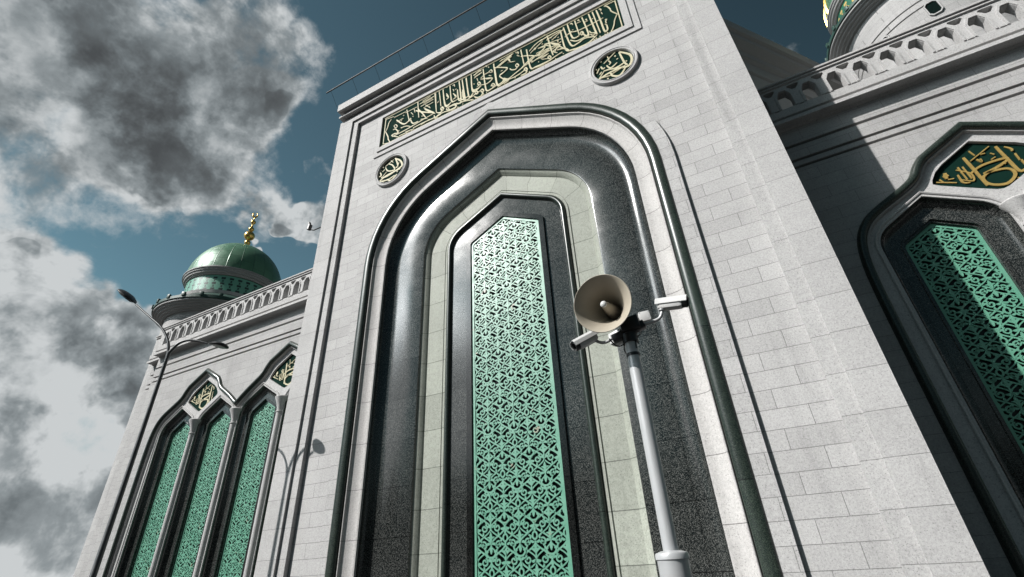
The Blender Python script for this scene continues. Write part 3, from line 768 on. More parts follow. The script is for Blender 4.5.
# mouldings of the arch, from the outside in
sweep(portal_arch, [(0.02, -0.06)] + [(0.19 - 0.145 * cos(pi * i_ / 10), -0.085 - 0.085 * sin(pi * i_ / 10)) for i_ in range(11)] + [(0.345, 0.02), (0.40, 0.03)], XC, YP).build('green_bead', M['bead'], mosque, smooth=60)
sweep(portal_arch, [(0.355, 0.06), (0.355, -0.03)] + half_round(0.38, 0.025, -0.03) + [(0.41, -0.02), (0.425, 0.01)] + [(0.43, 0.015)] + [(0.44 + 0.32 * k / 8, 0.02 + 0.08 * (k / 8) + 0.03 * sin(pi * k / 8)) for k in range(9)] + [(0.765, 0.105), (0.785, 0.105), (0.79, 0.20)], XC, YP).build('white_cove', M['arch'], mosque, smooth=40)
sweep(portal_arch, [(0.775, 0.16), (0.80, 0.18)] + [(0.80 + 0.40 * (1 - cos(pi / 2 * k / 10)), 0.18 + 0.26 * sin(pi / 2 * k / 10)) for k in range(1, 11)] + [(1.205, 0.43), (2.14, 0.43), (2.17, 0.44), (2.18, 0.48)], XC, YP).build('granite_reveal', M['granite'], mosque, smooth=35)
mar = sweep(portal_arch, [(2.165, 0.45), (2.17, 0.475)] + curve_prof(2.18, 0.48, 2.34, 0.60, 6, 0.02) + [(2.345, 0.612), (2.36, 0.612), (2.90, 0.612), (2.905, 0.63), (2.93, 0.63), (2.935, 0.60), (3.0, 0.60), (3.02, 0.62)], XC, YP).build('marble_band', M['marble'], mosque, smooth=35)
sweep(portal_arch, [(3.01, 0.62), (3.02, 0.58)] + half_round(3.10, 0.075, 0.59) + [(3.18, 0.58), (3.20, 0.62)], XC, YP).build('green_bead', M['bead'], mosque, smooth=60)
sweep(portal_arch, [(3.19, 0.61), (3.21, 0.63), (3.76, 0.63), (3.78, 0.66)], XC, YP).build('granite_reveal', M['granite'], mosque, smooth=30)

# ------------------------------------------------------------------ lattice panels


def lattice_tile():
    """one repeat of the arabesque, 1 wide and 1.75 high: crossing ogees whose cells hold buds, rings, scrolls and garlands"""
    T = []

    def both(w, pts, col):
        """mirror about the axis of the column (0 or 0.5)"""
        T.append((w, pts))
        T.append((w, [(2 * col - x, y) for x, y in pts]))
        if col == 0.5:
            T.append((w, [(x - 1, y) for x, y in pts]))
            T.append((w, [(-x, y) for x, y in pts]))

    def axis(w, pts, col):
        T.append((w, [(col + x, y) for x, y in pts]))
        if col == 0.5:
            T.append((w, [(-0.5 + x, y) for x, y in pts]))

    def leaf(p0, p1, w, bend=0.0):
        d = Vector((p1[0] - p0[0], p1[1] - p0[1]))
        nn = Vector((-d.y, d.x))
        pts, ws = [], []
        for k in range(8):
            t = k / 7
            b = sin(pi * t) * bend
            pts.append((p0[0] + d.x * t + nn.x * b, p0[1] + d.y * t + nn.y * b))
            ws.append(0.007 + w * 0.64 * sin(pi * min(1, t * 0.9 + 0.05)) ** 1.1)
        return ws, pts

    def spiral(cx, cy, r0, a0, turns, hand=1, grow=0.25):
        n = int(13 * turns)
        return [(cx + r0 * (grow + (1 - grow) * k / n) * cos(a0 + hand * 2 * pi * turns * (k / n - 1)), cy + r0 * (grow + (1 - grow) * k / n) * sin(a0 + hand * 2 * pi * turns * (k / n - 1))) for k in range(n + 1)]
    H4 = 0.4375
    L1 = 0.046
    # two crossing families of ogees
    for fam_ in (0, 1):
        for q in (0, 1):
            pts = [((0.25 - 0.25 * cos(2 * pi * k / 20 + pi * fam_)), q * 0.875 + 0.875 * k / 20) for k in range(21)]
            both(L1 * (1.0 if fam_ == q else 0.8), pts, 0)
    for k in range(4):
        for col in (0, 0.5):
            o = k * H4 + H4 / 2
            kind = (k + (2 if col else 0)) % 4
            if kind == 0:      # bud on a stalk
                ws, pts = leaf((0, o - 0.19), (0, o + 0.12), 0.15)
                axis(ws, pts, col)
                both(*leaf((col, o - 0.12), (col + 0.13, o - 0.02), 0.085, 0.25), col)
            elif kind == 1:    # trefoil
                ws, pts = leaf((0, o - 0.03), (0, o + 0.20), 0.13)
                axis(ws, pts, col)
                both(*leaf((col, o - 0.08), (col + 0.155, o + 0.045), 0.11, 0.22), col)
                ws, pts = leaf((0, o - 0.20), (0, o - 0.03), 0.07)
                axis(ws, pts, col)
            elif kind == 2:    # ring with a bud
                axis(0.050, [(0.075 * cos(2 * pi * t / 14), o - 0.06 + 0.095 * sin(2 * pi * t / 14)) for t in range(15)], col)
                ws, pts = leaf((0, o + 0.02), (0, o + 0.21), 0.12)
                axis(ws, pts, col)
            else:              # garland
                both(0.052, [(col, o - 0.11), (col + 0.085, o - 0.095), (col + 0.15, o - 0.03), (col + 0.15, o + 0.04), (col + 0.095, o + 0.05)], col)
                ws, pts = leaf((0, o - 0.02), (0, o + 0.19), 0.14)
                axis(ws, pts, col)
        # scroll cells where the ogees part
        o = k * H4
        hand = 1 if k % 2 else -1
        both(0.046, spiral(0.25 + 0.015 * hand, o + 0.005, 0.112, 1.1 * hand, 1.2, hand, 0.32) + [(0.25 + 0.11 * hand, o + 0.12), (0.25 + 0.05 * hand, o + 0.19)], 0)
        both(*leaf((0.25 + 0.105 * hand, o + 0.05), (0.25 + 0.22 * hand, o + 0.0), 0.10, 0.2), 0)
        both(*leaf((0.25 - 0.09 * hand, o - 0.02), (0.25 - 0.22 * hand, o + 0.01), 0.11, 0.25), 0)
        both(*leaf((0.25 - 0.02 * hand, o - 0.10), (0.25 - 0.05 * hand, o - 0.20), 0.08, 0.2), 0)
    return T


TILE = lattice_tile()


def inside(poly, x, y):
    r = False
    j = len(poly) - 1
    for i in range(len(poly)):
        xi, yi = poly[i]
        xj, yj = poly[j]
        if (yi > y) != (yj > y) and x < (xj - xi) * (y - yi) / (yj - yi) + xi:
            r = not r
        j = i
    return r


def lattice(fam, d0, border, x0, y, cols, tile_w, tile_h, thick=0.035, ztop=99):
    """the pierced panel: a border that follows the opening and the arabesque inside it"""
    mb = MB()
    o, i_ = fam(d0), fam(d0 + border)
    rows = [[(x0 + px, y, pz) for px, pz in o], [(x0 + px, y - thick - 0.006, pz) for px, pz in o], [(x0 + px, y - thick - 0.006, pz) for px, pz in i_], [(x0 + px, y, pz) for px, pz in i_]]
    mb.grid(rows)
    clip = fam(d0 + border * 0.5)
    top = max(p[1] for p in clip)
    ny = int((top - ZG) / tile_h) + 2
    k = 0
    for r in range(ny):
        for c in range(cols):
            cx = (c - (cols - 1) / 2) * tile_w
            z0 = ZG + r * tile_h
            for w, pts in TILE:
                k += 1
                q = [(cx + px * tile_w, z0 + py * tile_h / 1.75) for px, py in pts]
                ws = [a * tile_w for a in w] if isinstance(w, list) else [w * tile_w] * len(q)
                run, rw = [], []
                for p_, a in zip(q + [None], ws + [0]):
                    if p_ is not None and inside(clip, p_[0], p_[1]):
                        run.append((x0 + p_[0], p_[1]))
                        rw.append(a)
                    else:
                        if len(run) > 1:
                            mb.ribbon(run, rw, y - thick + 0.0006 * (k % 29), y)
                        run, rw = [], []
    return mb


pw = slab('portal_window', [(XC + x, z) for x, z in portal_arch(3.74)] + [(XC + x, z) for x, z in portal_arch(3.90)[::-1]], [], YP + 0.56, YP + 0.66, M['granite'], mosque)
lattice(portal_arch, 3.91, 0.075, XC, YP + 0.64, 4, 0.74, 1.36).build('grille', M['grille'], pw)
slab('glass', [(XC + x, z) for x, z in portal_arch(3.80)], [], YP + 0.70, YP + 0.73, M['glass'], pw)

# ------------------------------------------------------------------ inscription and medallions
ip = slab('inscription_panel', rect(-10.74, 0.21, 14.44, 16.82), [rect(-10.45, -0.25, 14.86, 16.62)], YP - 0.04, YP - 0.001, M['trim'], mosque)
slab('frame', rect(-10.56, -0.02, 14.66, 16.74), [rect(-10.45, -0.25, 14.86, 16.62)], YP - 0.085, YP - 0.0405, M['trim'], ip)
MB().box(-10.45, -0.25, YP - 0.022, YP, 14.86, 16.62).build('sign_board', M['green'], ip)
lettering([(w_ * 0.86, p_) for w_, p_ in INSCRIPTION] + [(0.03, [(-10.36, 14.93), (-0.34, 14.93)]), (0.03, [(-10.36, 16.55), (-0.34, 16.55)])], YP - 0.022, thick=0.020).build('lettering', M['cream'], ip)
for cx, st in ((-9.7, MEDALLION_LEFT), (-0.89, MEDALLION_RIGHT)):
    md = MB().lathe([(0.78, 0.0), (0.78, 0.07), (0.76, 0.10), (0.72, 0.105), (0.70, 0.085), (0.675, 0.085), (0.665, 0.10), (0.645, 0.10), (0.63, 0.06), (0.63, 0.0)], (cx, YP - 0.001, 13.3), 64, (0, -1, 0)).build('medallion', M['trim'], mosque, smooth=40)
    MB().lathe([(0.0, 0.012), (0.632, 0.012), (0.632, 0.0)], (cx, YP - 0.001, 13.3), 64, (0, -1, 0)).build('sign_board', M['green'], md)
    lettering([(w_ * 0.72, p_) for w_, p_ in st], YP - 0.015, cx, 13.3, thick=0.018).build('lettering', M['cream'], md)

# ------------------------------------------------------------------ portal cornice
c1 = MB()
c1.box(-12.84, 2.30, 9.62, 17.05, 17.71, 17.80)
cor = c1.build('portal_cornice', M['trim'], mosque)
c2 = MB()
prof = [(0.30, 17.93), (0.02, 17.93), (0.0, 17.95), (0.0, 18.36), (0.03, 18.39), (0.5, 18.44)]
rows = []
for o_, z in prof:
    rows.append([(-12.80 + o_, 17.0, z), (-12.80 + o_, 9.44 + o_, z), (2.26 - o_, 9.44 + o_, z), (2.26 - o_, 17.0, z)])
c2.grid(rows)
c2.box(-12.4, 1.8, 9.9, 17.0, 17.935, 18.43)
c2.build('coping', M['trim'], cor)

# ------------------------------------------------------------------ wings
YW = 12.8
SIDE = [(-1.11, 8.49), (-1.32, 8.26), (-1.50, 7.94), (-1.95, 7.68), (-2.52, 7.38), (-2.86, 7.10), (-3.12, 6.65), (-3.25, 5.9), (-3.28, 4.5), (-3.28, ZG)]
VALLEY = [(1.11, 8.49), (1.32, 8.26), (1.50, 7.94), (1.95, 7.66), (2.45, 7.32), (2.875, 6.98)]


def group_outline(c1, c2):
    """outer line of a window group: two keel heads side by side over four lights"""
    left = chaikin(SIDE, 2)[::-1]
    dip = chaikin(VALLEY, 2)
    P = [(c1 + x, z) for x, z in left] + [(c1, 9.13)] + [(c1 + x, z) for x, z in dip[:-1]] + [((c1 + c2) / 2, 6.98)]
    P += [(c2 - x, z) for x, z in dip[-2::-1]] + [(c2, 9.13)] + [(c2 - x, z) for x, z in left[::-1]]
    return P


def lancet(d):
    return arch(1.25 - d, 7.42 - 1.17 * d, 0.60, max(0.72 - d, 0.06), ZG, 8)


PANEL = [(0, 8.58), (-0.72, 8.15), (-0.92, 7.98), (-1.06, 7.78), (-1.10, 7.66), (-0.98, 7.56), (-0.35, 7.18), (-0.12, 7.05), (0, 7.02)]
PANEL = PANEL + [(-x, z) for x, z in PANEL[-2:0:-1]]


def make_group(c1, c2, style):
    """four lancet windows under a double keel-shaped surround, lettered panels between the heads of each pair"""
    yw = YW
    P = group_outline(c1, c2)
    sur = MB()
    rows, uvs = [], []
    u = [0.0]
    for a, b in zip(P, P[1:]):
        u.append(u[-1] + hypot(b[0] - a[0], b[1] - a[1]))
    for i, (d, y) in enumerate([(-0.02, 0.02)] + half_round(0.10, 0.10, -0.02) + [(0.205, 0.06)]):
        rows.append([(x, yw + y, z) for x, z in inset(P, d)])
        uvs.append([(t, 0.3) for t in u])
    sur.grid(rows, uvs)
    root = sur.build('window_surround', M['bead'], mosque, smooth=50)
    rv = MB()
    rv.grid([[(x, yw + y, z) for x, z in inset(P, d)] for d, y in ((0.202, 0.03), (0.205, 0.0), (0.235, 0.0), (0.24, 0.06), (0.255, 0.06), (0.262, 0.20))])
    rv.build('reveal', M['trim'], root, smooth=30)
    pin = inset(P, 0.25)
    pin[0] = (pin[0][0], ZG)
    pin[-1] = (pin[-1][0], ZG)
    cs = [c + s_ * 1.43 for c in (c1, c2) for s_ in (-1, 1)]
    holes = [[(x0 + x, max(z, ZG + 0.01)) for x, z in lancet(0.0)] for x0 in cs] + [[(c + x, z) for x, z in PANEL] for c in (c1, c2)]
    pl = slab('window_plate', pin, holes, yw + 0.10, yw + 0.40, M['trim'], root)
    for x0 in cs:
        sweep(lancet, [(-0.12, 0.105), (-0.12, 0.06), (-0.10, 0.045), (-0.07, 0.06), (-0.06, 0.09), (-0.005, 0.09), (0.0, 0.14)], x0, yw).build('lancet_moulding', M['trim'], root, smooth=30)
    cz = 5.95
    for xc in (c1, (c1 + c2) / 2, c2):
        MB().lathe([(0.12, ZG), (0.12, cz), (0.15, cz + 0.02), (0.15, cz + 0.06), (0.12, cz + 0.08), (0.13, cz + 0.2), (0.19, cz + 0.42), (0.27, cz + 0.60), (0.28, cz + 0.64), (0.25, cz + 0.68), (0.0, cz + 0.70)], (xc, yw + 0.09, 0), 20).build('colonnette', M['trim'], root, smooth=40)
    for c in (c1, c2):
        sb = slab('lettered_panel', PANEL, [], yw + 0.19, yw + 0.22, M['green'], mosque, c)
        lettering([(w_ * 0.66, p_) for w_, p_ in WING_PANEL], yw + 0.188, c, 0, thick=0.025).build('lettering', style, sb)


LANCET = []


def make_windows(cs):
    yw = YW
    for x0 in cs:
        if not LANCET:
            wd = sweep(lancet, [(-0.01, 0.20), (0.0, 0.13)] + [(0.0 + 0.22 * (1 - cos(pi / 2 * k / 8)), 0.13 + 0.22 * sin(pi / 2 * k / 8)) for k in range(1, 9)] + [(0.225, 0.345), (0.42, 0.345), (0.44, 0.33), (0.47, 0.33), (0.475, 0.39), (0.52, 0.39), (0.53, 0.52)], x0, yw).build('lancet_window', M['granite'], mosque, smooth=35)
            lattice(lancet, 0.53, 0.07, x0, yw + 0.50, 2, 0.70, 1.28).build('grille', M['grille'], wd)
            slab('glass', [(x0 + x, z) for x, z in lancet(0.45)], [], yw + 0.54, yw + 0.56, M['glass'], wd)
            LANCET.append((x0, wd))
        else:
            copy_tree(LANCET[0][1], mosque, (x0 - LANCET[0][0], 0, 0))


def wing(x0, x1, pairs, back=0.0):
    yw = YW + back
    holes = [[(x, max(z, ZG + 0.002)) for x, z in inset(group_outline(*pairs), 0.06)]] if pairs else []
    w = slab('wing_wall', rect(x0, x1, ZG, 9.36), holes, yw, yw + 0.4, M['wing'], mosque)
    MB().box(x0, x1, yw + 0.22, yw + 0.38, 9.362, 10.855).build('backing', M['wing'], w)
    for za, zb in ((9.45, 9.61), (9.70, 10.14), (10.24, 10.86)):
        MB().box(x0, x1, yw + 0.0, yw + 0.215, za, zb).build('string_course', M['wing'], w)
    c = MB()
    yb = yw - 0.36
    # cornice: soffit, lip, hollow, plinth
    rows = []
    for y, z in ((yw + 0.02, 10.80), (yw - 0.03, 10.82), (yw - 0.06, 10.86), (yb + 0.05, 10.86), (yb + 0.04, 10.84), (yb, 10.84), (yb, 10.96), (yb + 0.04, 10.98), (yb + 0.17, 10.99), (yb + 0.17, 11.08), (yb + 0.06, 11.10), (yb + 0.05, 11.34), (yw + 0.4, 11.36)):
        rows.append([(x0, y, z), (x1, y, z)])
    c.grid(rows)
    c.box(x0, x1, yw + 0.02, yw + 0.4, 10.87, 11.34)
    c.build('wing_cornice', M['trim'], mosque)
    # pierced parapet
    holes = []
    yp = yb + 0.10
    PT = 0.667
    n = int((x1 - x0 - 0.3) / PT)
    xs = [(x0 if x0 > 0 else x1 - n * PT) + 0.2 * (1 if x0 > 0 else -1) + PT * (k + 0.5) for k in range(n)]
    xs = [x for x in xs if x0 + 0.3 < x < x1 - 0.3]
    for x in xs:
        holes.append([(x - 0.185, 11.42), (x + 0.185, 11.42), (x + 0.185, 11.90), (x + 0.09, 12.10), (x - 0.09, 12.10), (x - 0.185, 11.90)])
        xm = x + PT / 2
        if xm < x1 - 0.3:
            holes.append([(xm - 0.05, 12.08), (xm + 0.05, 12.08), (xm + 0.17, 12.235), (xm + 0.14, 12.285), (xm - 0.14, 12.285), (xm - 0.17, 12.235)])
    pr = slab('parapet', rect(x0, x1, 11.36, 12.33), holes, yp, yp + 0.26, M['trim'], mosque)
    f = MB()
    for x in xs:
        f.ribbon([(x - 0.215, 11.42), (x - 0.215, 11.92), (x - 0.105, 12.14), (x + 0.105, 12.14), (x + 0.215, 11.92), (x + 0.215, 11.42)], 0.05, yp - 0.035, yp + 0.01)
        xm = x + PT / 2
        if xm < x1 - 0.3:
            f.box(xm - 0.06, xm + 0.06, yp - 0.045, yp + 0.01, 11.40, 11.46)
    f.build('arch_moulding', M['trim'], pr)
    r = MB()
    rows = []
    for y, z in ((yp + 0.06, 12.325), (yp + 0.02, 12.33), (yp + 0.0, 12.36), (yp - 0.05, 12.37), (yp - 0.05, 12.41), (yp - 0.01, 12.42), (yp - 0.01, 12.45), (yp - 0.09, 12.46), (yp - 0.09, 12.52), (yp + 0.3, 12.54), (yp + 0.3, 12.33)):
        rows.append([(x0, y, z), (x1, y, z)])
    r.grid(rows)
    r.build('rail', M['trim'], pr)


wing(2.25, 26.0, [6.6, 12.35])
wing(-28.0, -12.82, [-23.05, -17.3])
wing(-29.4, -28.0, [], 0.45)
make_group(6.6, 12.35, M['letter_gold'])
make_group(-23.05, -17.3, M['cream'])
make_windows([6.6 - 1.43, 6.6 + 1.43, 12.35 - 1.43, 12.35 + 1.43, -23.05 - 1.43, -23.05 + 1.43, -17.3 - 1.43, -17.3 + 1.43])
# roofs, flank and back of the wings
for xa, xb in ((2.25, 26.0), (-29.0, -12.82)):
    MB().box(xa, xb, YW + 0.42, 33.6, 10.9, 11.3).build('flat_roof', M['roof'], mosque)
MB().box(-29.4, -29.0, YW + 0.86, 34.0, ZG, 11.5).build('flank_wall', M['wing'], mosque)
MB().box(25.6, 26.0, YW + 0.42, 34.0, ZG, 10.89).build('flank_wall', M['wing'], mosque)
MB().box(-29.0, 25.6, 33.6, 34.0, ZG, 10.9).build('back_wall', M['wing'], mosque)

# ------------------------------------------------------------------ central block behind the portal: an octagon with a heavy cornice
oc_c = (XC, 30.0)


def octagon(a, z):
    R = a / cos(pi / 8)
    t = radians(5.5)
    return [(oc_c[0] + R * cos(pi / 8 + k * pi / 4 + t), oc_c[1] + R * sin(pi / 8 + k * pi / 4 + t), z) for k in range(8)]


ob = MB()
ob.grid([octagon(a, z) for a, z in ((14.4, 11.3), (14.4, 20.6), (14.5, 20.65), (14.5, 21.0), (14.4, 21.05), (14.4, 21.6), (14.6, 21.7), (14.6, 22.1), (15.0, 22.3), (15.0, 22.65), (15.15, 22.7), (15.15, 23.3), (13.9, 23.45), (0.1, 24.5))], closed=True)
ob.build('octagon_block', M['dark_trim'], mosque)

# ------------------------------------------------------------------ domed towers


def scale_prof(p, s):
    return [(r * s, z * s) for r, z in p]


def finial(c, s, parent):
    cx, cy, cz = c
    p = [(0.30, 0.0), (0.22, 0.1), (0.12, 0.18), (0.10, 0.3)]

    def ball(z, r, n=7):
        return [(max(0.07, r * sin(pi * k / n)), z - r * cos(pi * k / n)) for k in range(1, n)]
    p += ball(0.55, 0.25) + [(0.07, 0.85)] + ball(1.30, 0.44, 9) + [(0.07, 1.78)] + ball(2.04, 0.24) + [(0.06, 2.5)] + ball(2.85, 0.22) + [(0.05, 3.1), (0.05, 3.45)]
    f = MB().lathe([(r * s, z * s) for r, z in p], (cx, cy, cz), 20)
    # crescent
    path, rs = [], []
    for k in range(17):
        a = radians(-90 - 150 + 300 * k / 16)
        path.append((cx + 0.13 * s * cos(a), cy + 0.14 * s * cos(a), cz + (3.72 + 0.28 * sin(a)) * s))
        rs.append(s * (0.015 + 0.075 * sin(pi * k / 16)))
    f.tube(path, rs, 8)
    f.build('finial', M['gold'], parent, smooth=50)


def tower(c, s, name_ring=1.0, prof_wall=None, z0=ZG, ribs=0, text=False):
    """round tower: white drum, corbelled ring, green band, green dome and gilded finial; s scales, c is the centre at ring level"""
    cx, cy, cz = c
    wall = [(4.0, z0 - cz), (4.0, -2.60 * 1), (4.05, -2.58)]
    w = MB().lathe([(3.85 * s, z0 - cz), (3.85 * s, -3.42 * s), (3.78 * s, -3.40 * s), (3.78 * s, -3.33 * s), (3.85 * s, -3.31 * s), (3.85 * s, -2.92 * s), (3.78 * s, -2.90 * s), (3.78 * s, -2.83 * s), (3.85 * s, -2.81 * s), (3.85 * s, -1.06 * s)], (cx, cy, cz), 72)
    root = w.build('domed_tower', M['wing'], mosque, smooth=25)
    t = MB().lathe([(r * s, z * s) for r, z in ((3.85, -1.10), (4.02, -1.08), (4.05, -0.99), (4.22, -0.96), (4.24, -0.88), (4.40, -0.84), (4.42, -0.74), (4.56, -0.71), (4.58, -0.62), (4.72, -0.58), (4.72, -0.46), (4.6, -0.42))], (cx, cy, cz), 72)
    t.build('corbel_ring', M['dark_trim'], root, smooth=28)
    e = MB().lathe([(r * s, z * s) for r, z in ((4.6, -0.44), (4.80, -0.42), (4.80, -0.20), (4.6, -0.16), (3.55, 0.62), (3.5, 0.62))], (cx, cy, cz), 72)
    for k in range(24):
        a = 2 * pi * (k + 0.5) / 24
        ax = Vector((cos(a), sin(a), 0))
        e.obox(Vector((cx, cy, cz)) + ax * 4.78 * s + Vector((0, 0, -0.16 * s)), ax, (-ax.y, ax.x, 0), (0, 0, 1), 0.09 * s, 0.12 * s, 0.15 * s, 0.02 * s)
    e.build('eaves', M['roof'], root, smooth=30)
    b = MB().lathe([(r * s, z * s) for r, z in ((3.50, 0.55), (3.62, 0.60), (3.66, 0.86), (3.5, 0.92), (3.36, 0.98), (3.30, 1.0))], (cx, cy, cz), 64)
    b.build('drum_base', M['trim'], root, smooth=30)
    rows, uvs = [], []
    for t_ in range(9):
        rows.append([(cx + 3.28 * s * cos(2 * pi * k / 96), cy + 3.28 * s * sin(2 * pi * k / 96), cz + (0.9 + 1.45 * t_ / 8) * s) for k in range(97)])
        uvs.append([(k / 96 * 36, t_ / 8) for k in range(97)])
    MB().grid(rows, uvs).build('drum', M['drum_gold'] if text else M['drum'], root, smooth=60)
    r_ = MB().lathe([(r * s, z * s) for r, z in ((3.3, 2.38), (3.38, 2.41), (3.42, 2.53), (3.52, 2.56), (3.55, 2.70), (3.62, 2.74), (3.64, 2.86), (3.70, 2.89), (3.70, 2.98), (3.60, 3.02), (3.4, 3.04))], (cx, cy, cz), 72)
    r_.build('cornice_ring', M['dark_trim'], root, smooth=28)
    dome = []
    for k in range(25):
        t_ = k / 24
        a = pi / 2 * t_
        dome.append((3.56 * s * cos(a) ** 0.93 if k < 24 else 0.002, (2.98 + 3.95 * sin(a) + 0.40 * t_ ** 8) * s))
    nd = MB()
    nd.grid([[(cx + r * cos(2 * pi * k / 96), cy + r * sin(2 * pi * k / 96), cz + z) for k in range(97)] for r, z in dome], [[(k / 96 * 24, i / 24) for k in range(97)] for i in range(25)])
    d_ = nd.build('dome', M['dome'], root, smooth=50)
    if ribs:
        rb = MB()
        for k in range(ribs):
            a = 2 * pi * (k + 0.35) / ribs
            rb.tube([(cx + (r + 0.03) * cos(a), cy + (r + 0.03) * sin(a), cz + z) for r, z in dome[:-1]], 0.13 * s, 6)
        rb.build('gilded_rib', M['gold'], d_)
    finial((cx, cy, cz + dome[-1][1] - 0.1), s, d_)
    return root


tower((-35.65, 20.0, 18.2), 1.0)
tower_right = tower((13.5, 24.0, 24.9), 0.84, z0=11.3, ribs=20, text=True)
for k in (-1, 0, 1):
    a = radians(-104.4 + 36 * k)
    ax = Vector((cos(a), sin(a), 0))
    ay = Vector((-sin(a), cos(a), 0))
    o = Vector((13.5, 24.0, 21.65)) + ax * 3.215
    pts = [(-0.26, -0.34), (-0.14, -0.48), (0.14, -0.48), (0.26, -0.34), (0.26, 0.28), (0.14, 0.42), (-0.14, 0.42), (-0.26, 0.28)]
    wn = MB()
    inn = [(x * 0.84, z * 0.88) for x, z in pts]
    rows = []
    for P_, q in ((pts, 0.0), (pts, 0.10), (inn, 0.10), (inn, 0.03)):
        rows.append([o + ay * x + Vector((0, 0, z)) + ax * q for x, z in P_])
    wn.grid(rows, closed=True)
    wo = wn.build('window', M['trim'], tower_right)
    wo['_w'] = tower_right['_w']
    pane = MB().add([o + ay * x + Vector((0, 0, z)) + ax * 0.045 for x, z in inn], [tuple(range(8))])
    pane.build('pane', M['glass'], wo)
# ------------------------------------------------------------------ rail along the portal roof
rail = empty('roof_rail', (-5.5, 9.0, EYE + 18.4), 'thin dark metal rail on slanted struts along the top edge of the portal', 'rail')
MB().tube([(-13.2, 9.0, 19.0), (2.6, 9.0, 19.0)], 0.035, 8).build('tube', M['lamp_metal'], rail)
for k in range(13):
    x = -12.95 + 1.28 * k
    MB().tube([(x, 9.0, 19.0), (x + 0.0, 9.25, 18.72), (x + 0.0, 9.50, 18.38)], 0.007, 6).build('strut', M['lamp_metal'], rail)

# small floodlight on an arm at the portal's flank
fl_ = empty('floodlight', (-13.2, 9.9, EYE + 12.0), 'small black floodlight on an arm at the left flank of the portal', 'floodlight')
MB().obox((-13.62, 9.85, 12.05), (1, 0.2, -0.2), (0, 1, 0), (0.2, 0, 1), 0.05, 0.07, 0.13, 0.02).build('lamp_housing', M['black'], fl_)
MB().tube([(-12.80, 9.95, 11.9), (-13.4, 9.9, 11.85), (-13.62, 9.87, 11.95)], 0.025, 8).build('arm', M['dark_metal'], fl_)
MB().obox((-13.68, 9.86, 12.26), (1, 0, 0.3), (0, 1, 0), (-0.3, 0, 1), 0.04, 0.05, 0.07, 0.01).build('sensor', M['black'], fl_)

# ------------------------------------------------------------------ street lamp
LS = 1.008
LX, LY = -14.57 * LS, 6.85 * LS
lamp = empty('street_lamp', (LX, LY, 0), 'tall grey street lamp with two curved arms in front of the left wing', 'street lamp')
MB().tube([(LX, LY, ZG), (LX, LY, ZG + 0.9), (LX, LY, ZG + 0.95), (LX, LY, 5.94)], [0.11, 0.11, 0.075, 0.045], 12).build('pole', M['lamp_metal'], lamp, smooth=40)
LARM = [(-14.57, 6.85, 5.60), (-14.62, 6.83, 6.00), (-14.80, 6.77, 6.38), (-15.13, 6.655, 6.78), (-15.59, 6.494, 7.16), (-16.235, 6.27, 7.686)]
RARM = [(-14.57, 6.85, 5.85), (-14.41, 6.937, 6.13), (-14.19, 7.057, 6.234), (-13.87, 7.23, 6.184), (-13.66, 7.34, 6.11)]


def cat3(P, seg=5):
    out = []
    n = len(P)
    for i in range(n - 1):
        a, b, c, d = Vector(P[max(i - 1, 0)]), Vector(P[i]), Vector(P[i + 1]), Vector(P[min(i + 2, n - 1)])
        for k in range(seg):
            t = k / seg
            out.append(0.5 * (2 * b + (c - a) * t + (2 * a - 5 * b + 4 * c - d) * t * t + (3 * b - a - 3 * c + d) * t ** 3))
    out.append(Vector(P[-1]))
    return out


def lamp_head(base, direc, L, Wd):
    """flattened pod with a lens on its underside"""
    ax = Vector(direc).normalized()
    ay = Vector((0, 0, 1)).cross(ax).normalized()
    az = ax.cross(ay)
    base = Vector(base)
    rows = []
    lens_rows = []
    prof = [(0.0, 0.05, 0.05), (0.10, 0.06, 0.055), (0.16, 0.30, 0.22), (0.35, 0.75, 0.62), (0.6, 1.0, 0.9), (0.8, 0.92, 0.8), (0.93, 0.6, 0.5), (1.0, 0.05, 0.05)]
    for t, a, b in prof:
        rows.append([base + ax * (t * L) + ay * (a * Wd * cos(2 * pi * k / 20)) + az * (b * Wd * (0.42 if sin(2 * pi * k / 20) > 0 else 0.20) * sin(2 * pi * k / 20)) for k in range(20)])
    h = MB().grid(rows, closed=True).build('lamp_head', M['dark_metal'], lamp, smooth=50)
    for t, a in ((0.30, 0.05), (0.36, 0.45), (0.6, 0.72), (0.8, 0.6), (0.9, 0.05)):
        lens_rows.append([base + ax * (t * L) + ay * (a * Wd * (k / 4 - 1)) - az * (0.20 * Wd + 0.005 - 0.03 * abs(k / 4 - 1) * Wd) for k in range(9)])
    MB().grid(lens_rows).build('lens', M['diffuser'], h)


for arm, L_, W_ in ((LARM, 0.95, 0.30), (RARM, 0.66, 0.22)):
    q = cat3([Vector(p_) * LS for p_ in arm])
    MB().tube(q, [0.045 - 0.02 * i / len(q) for i in range(len(q))], 10).build('arm', M['lamp_metal'], lamp, smooth=50)
    lamp_head(q[-1], q[-1] - q[-5] + Vector((0, 0, 0.02)), L_, W_)

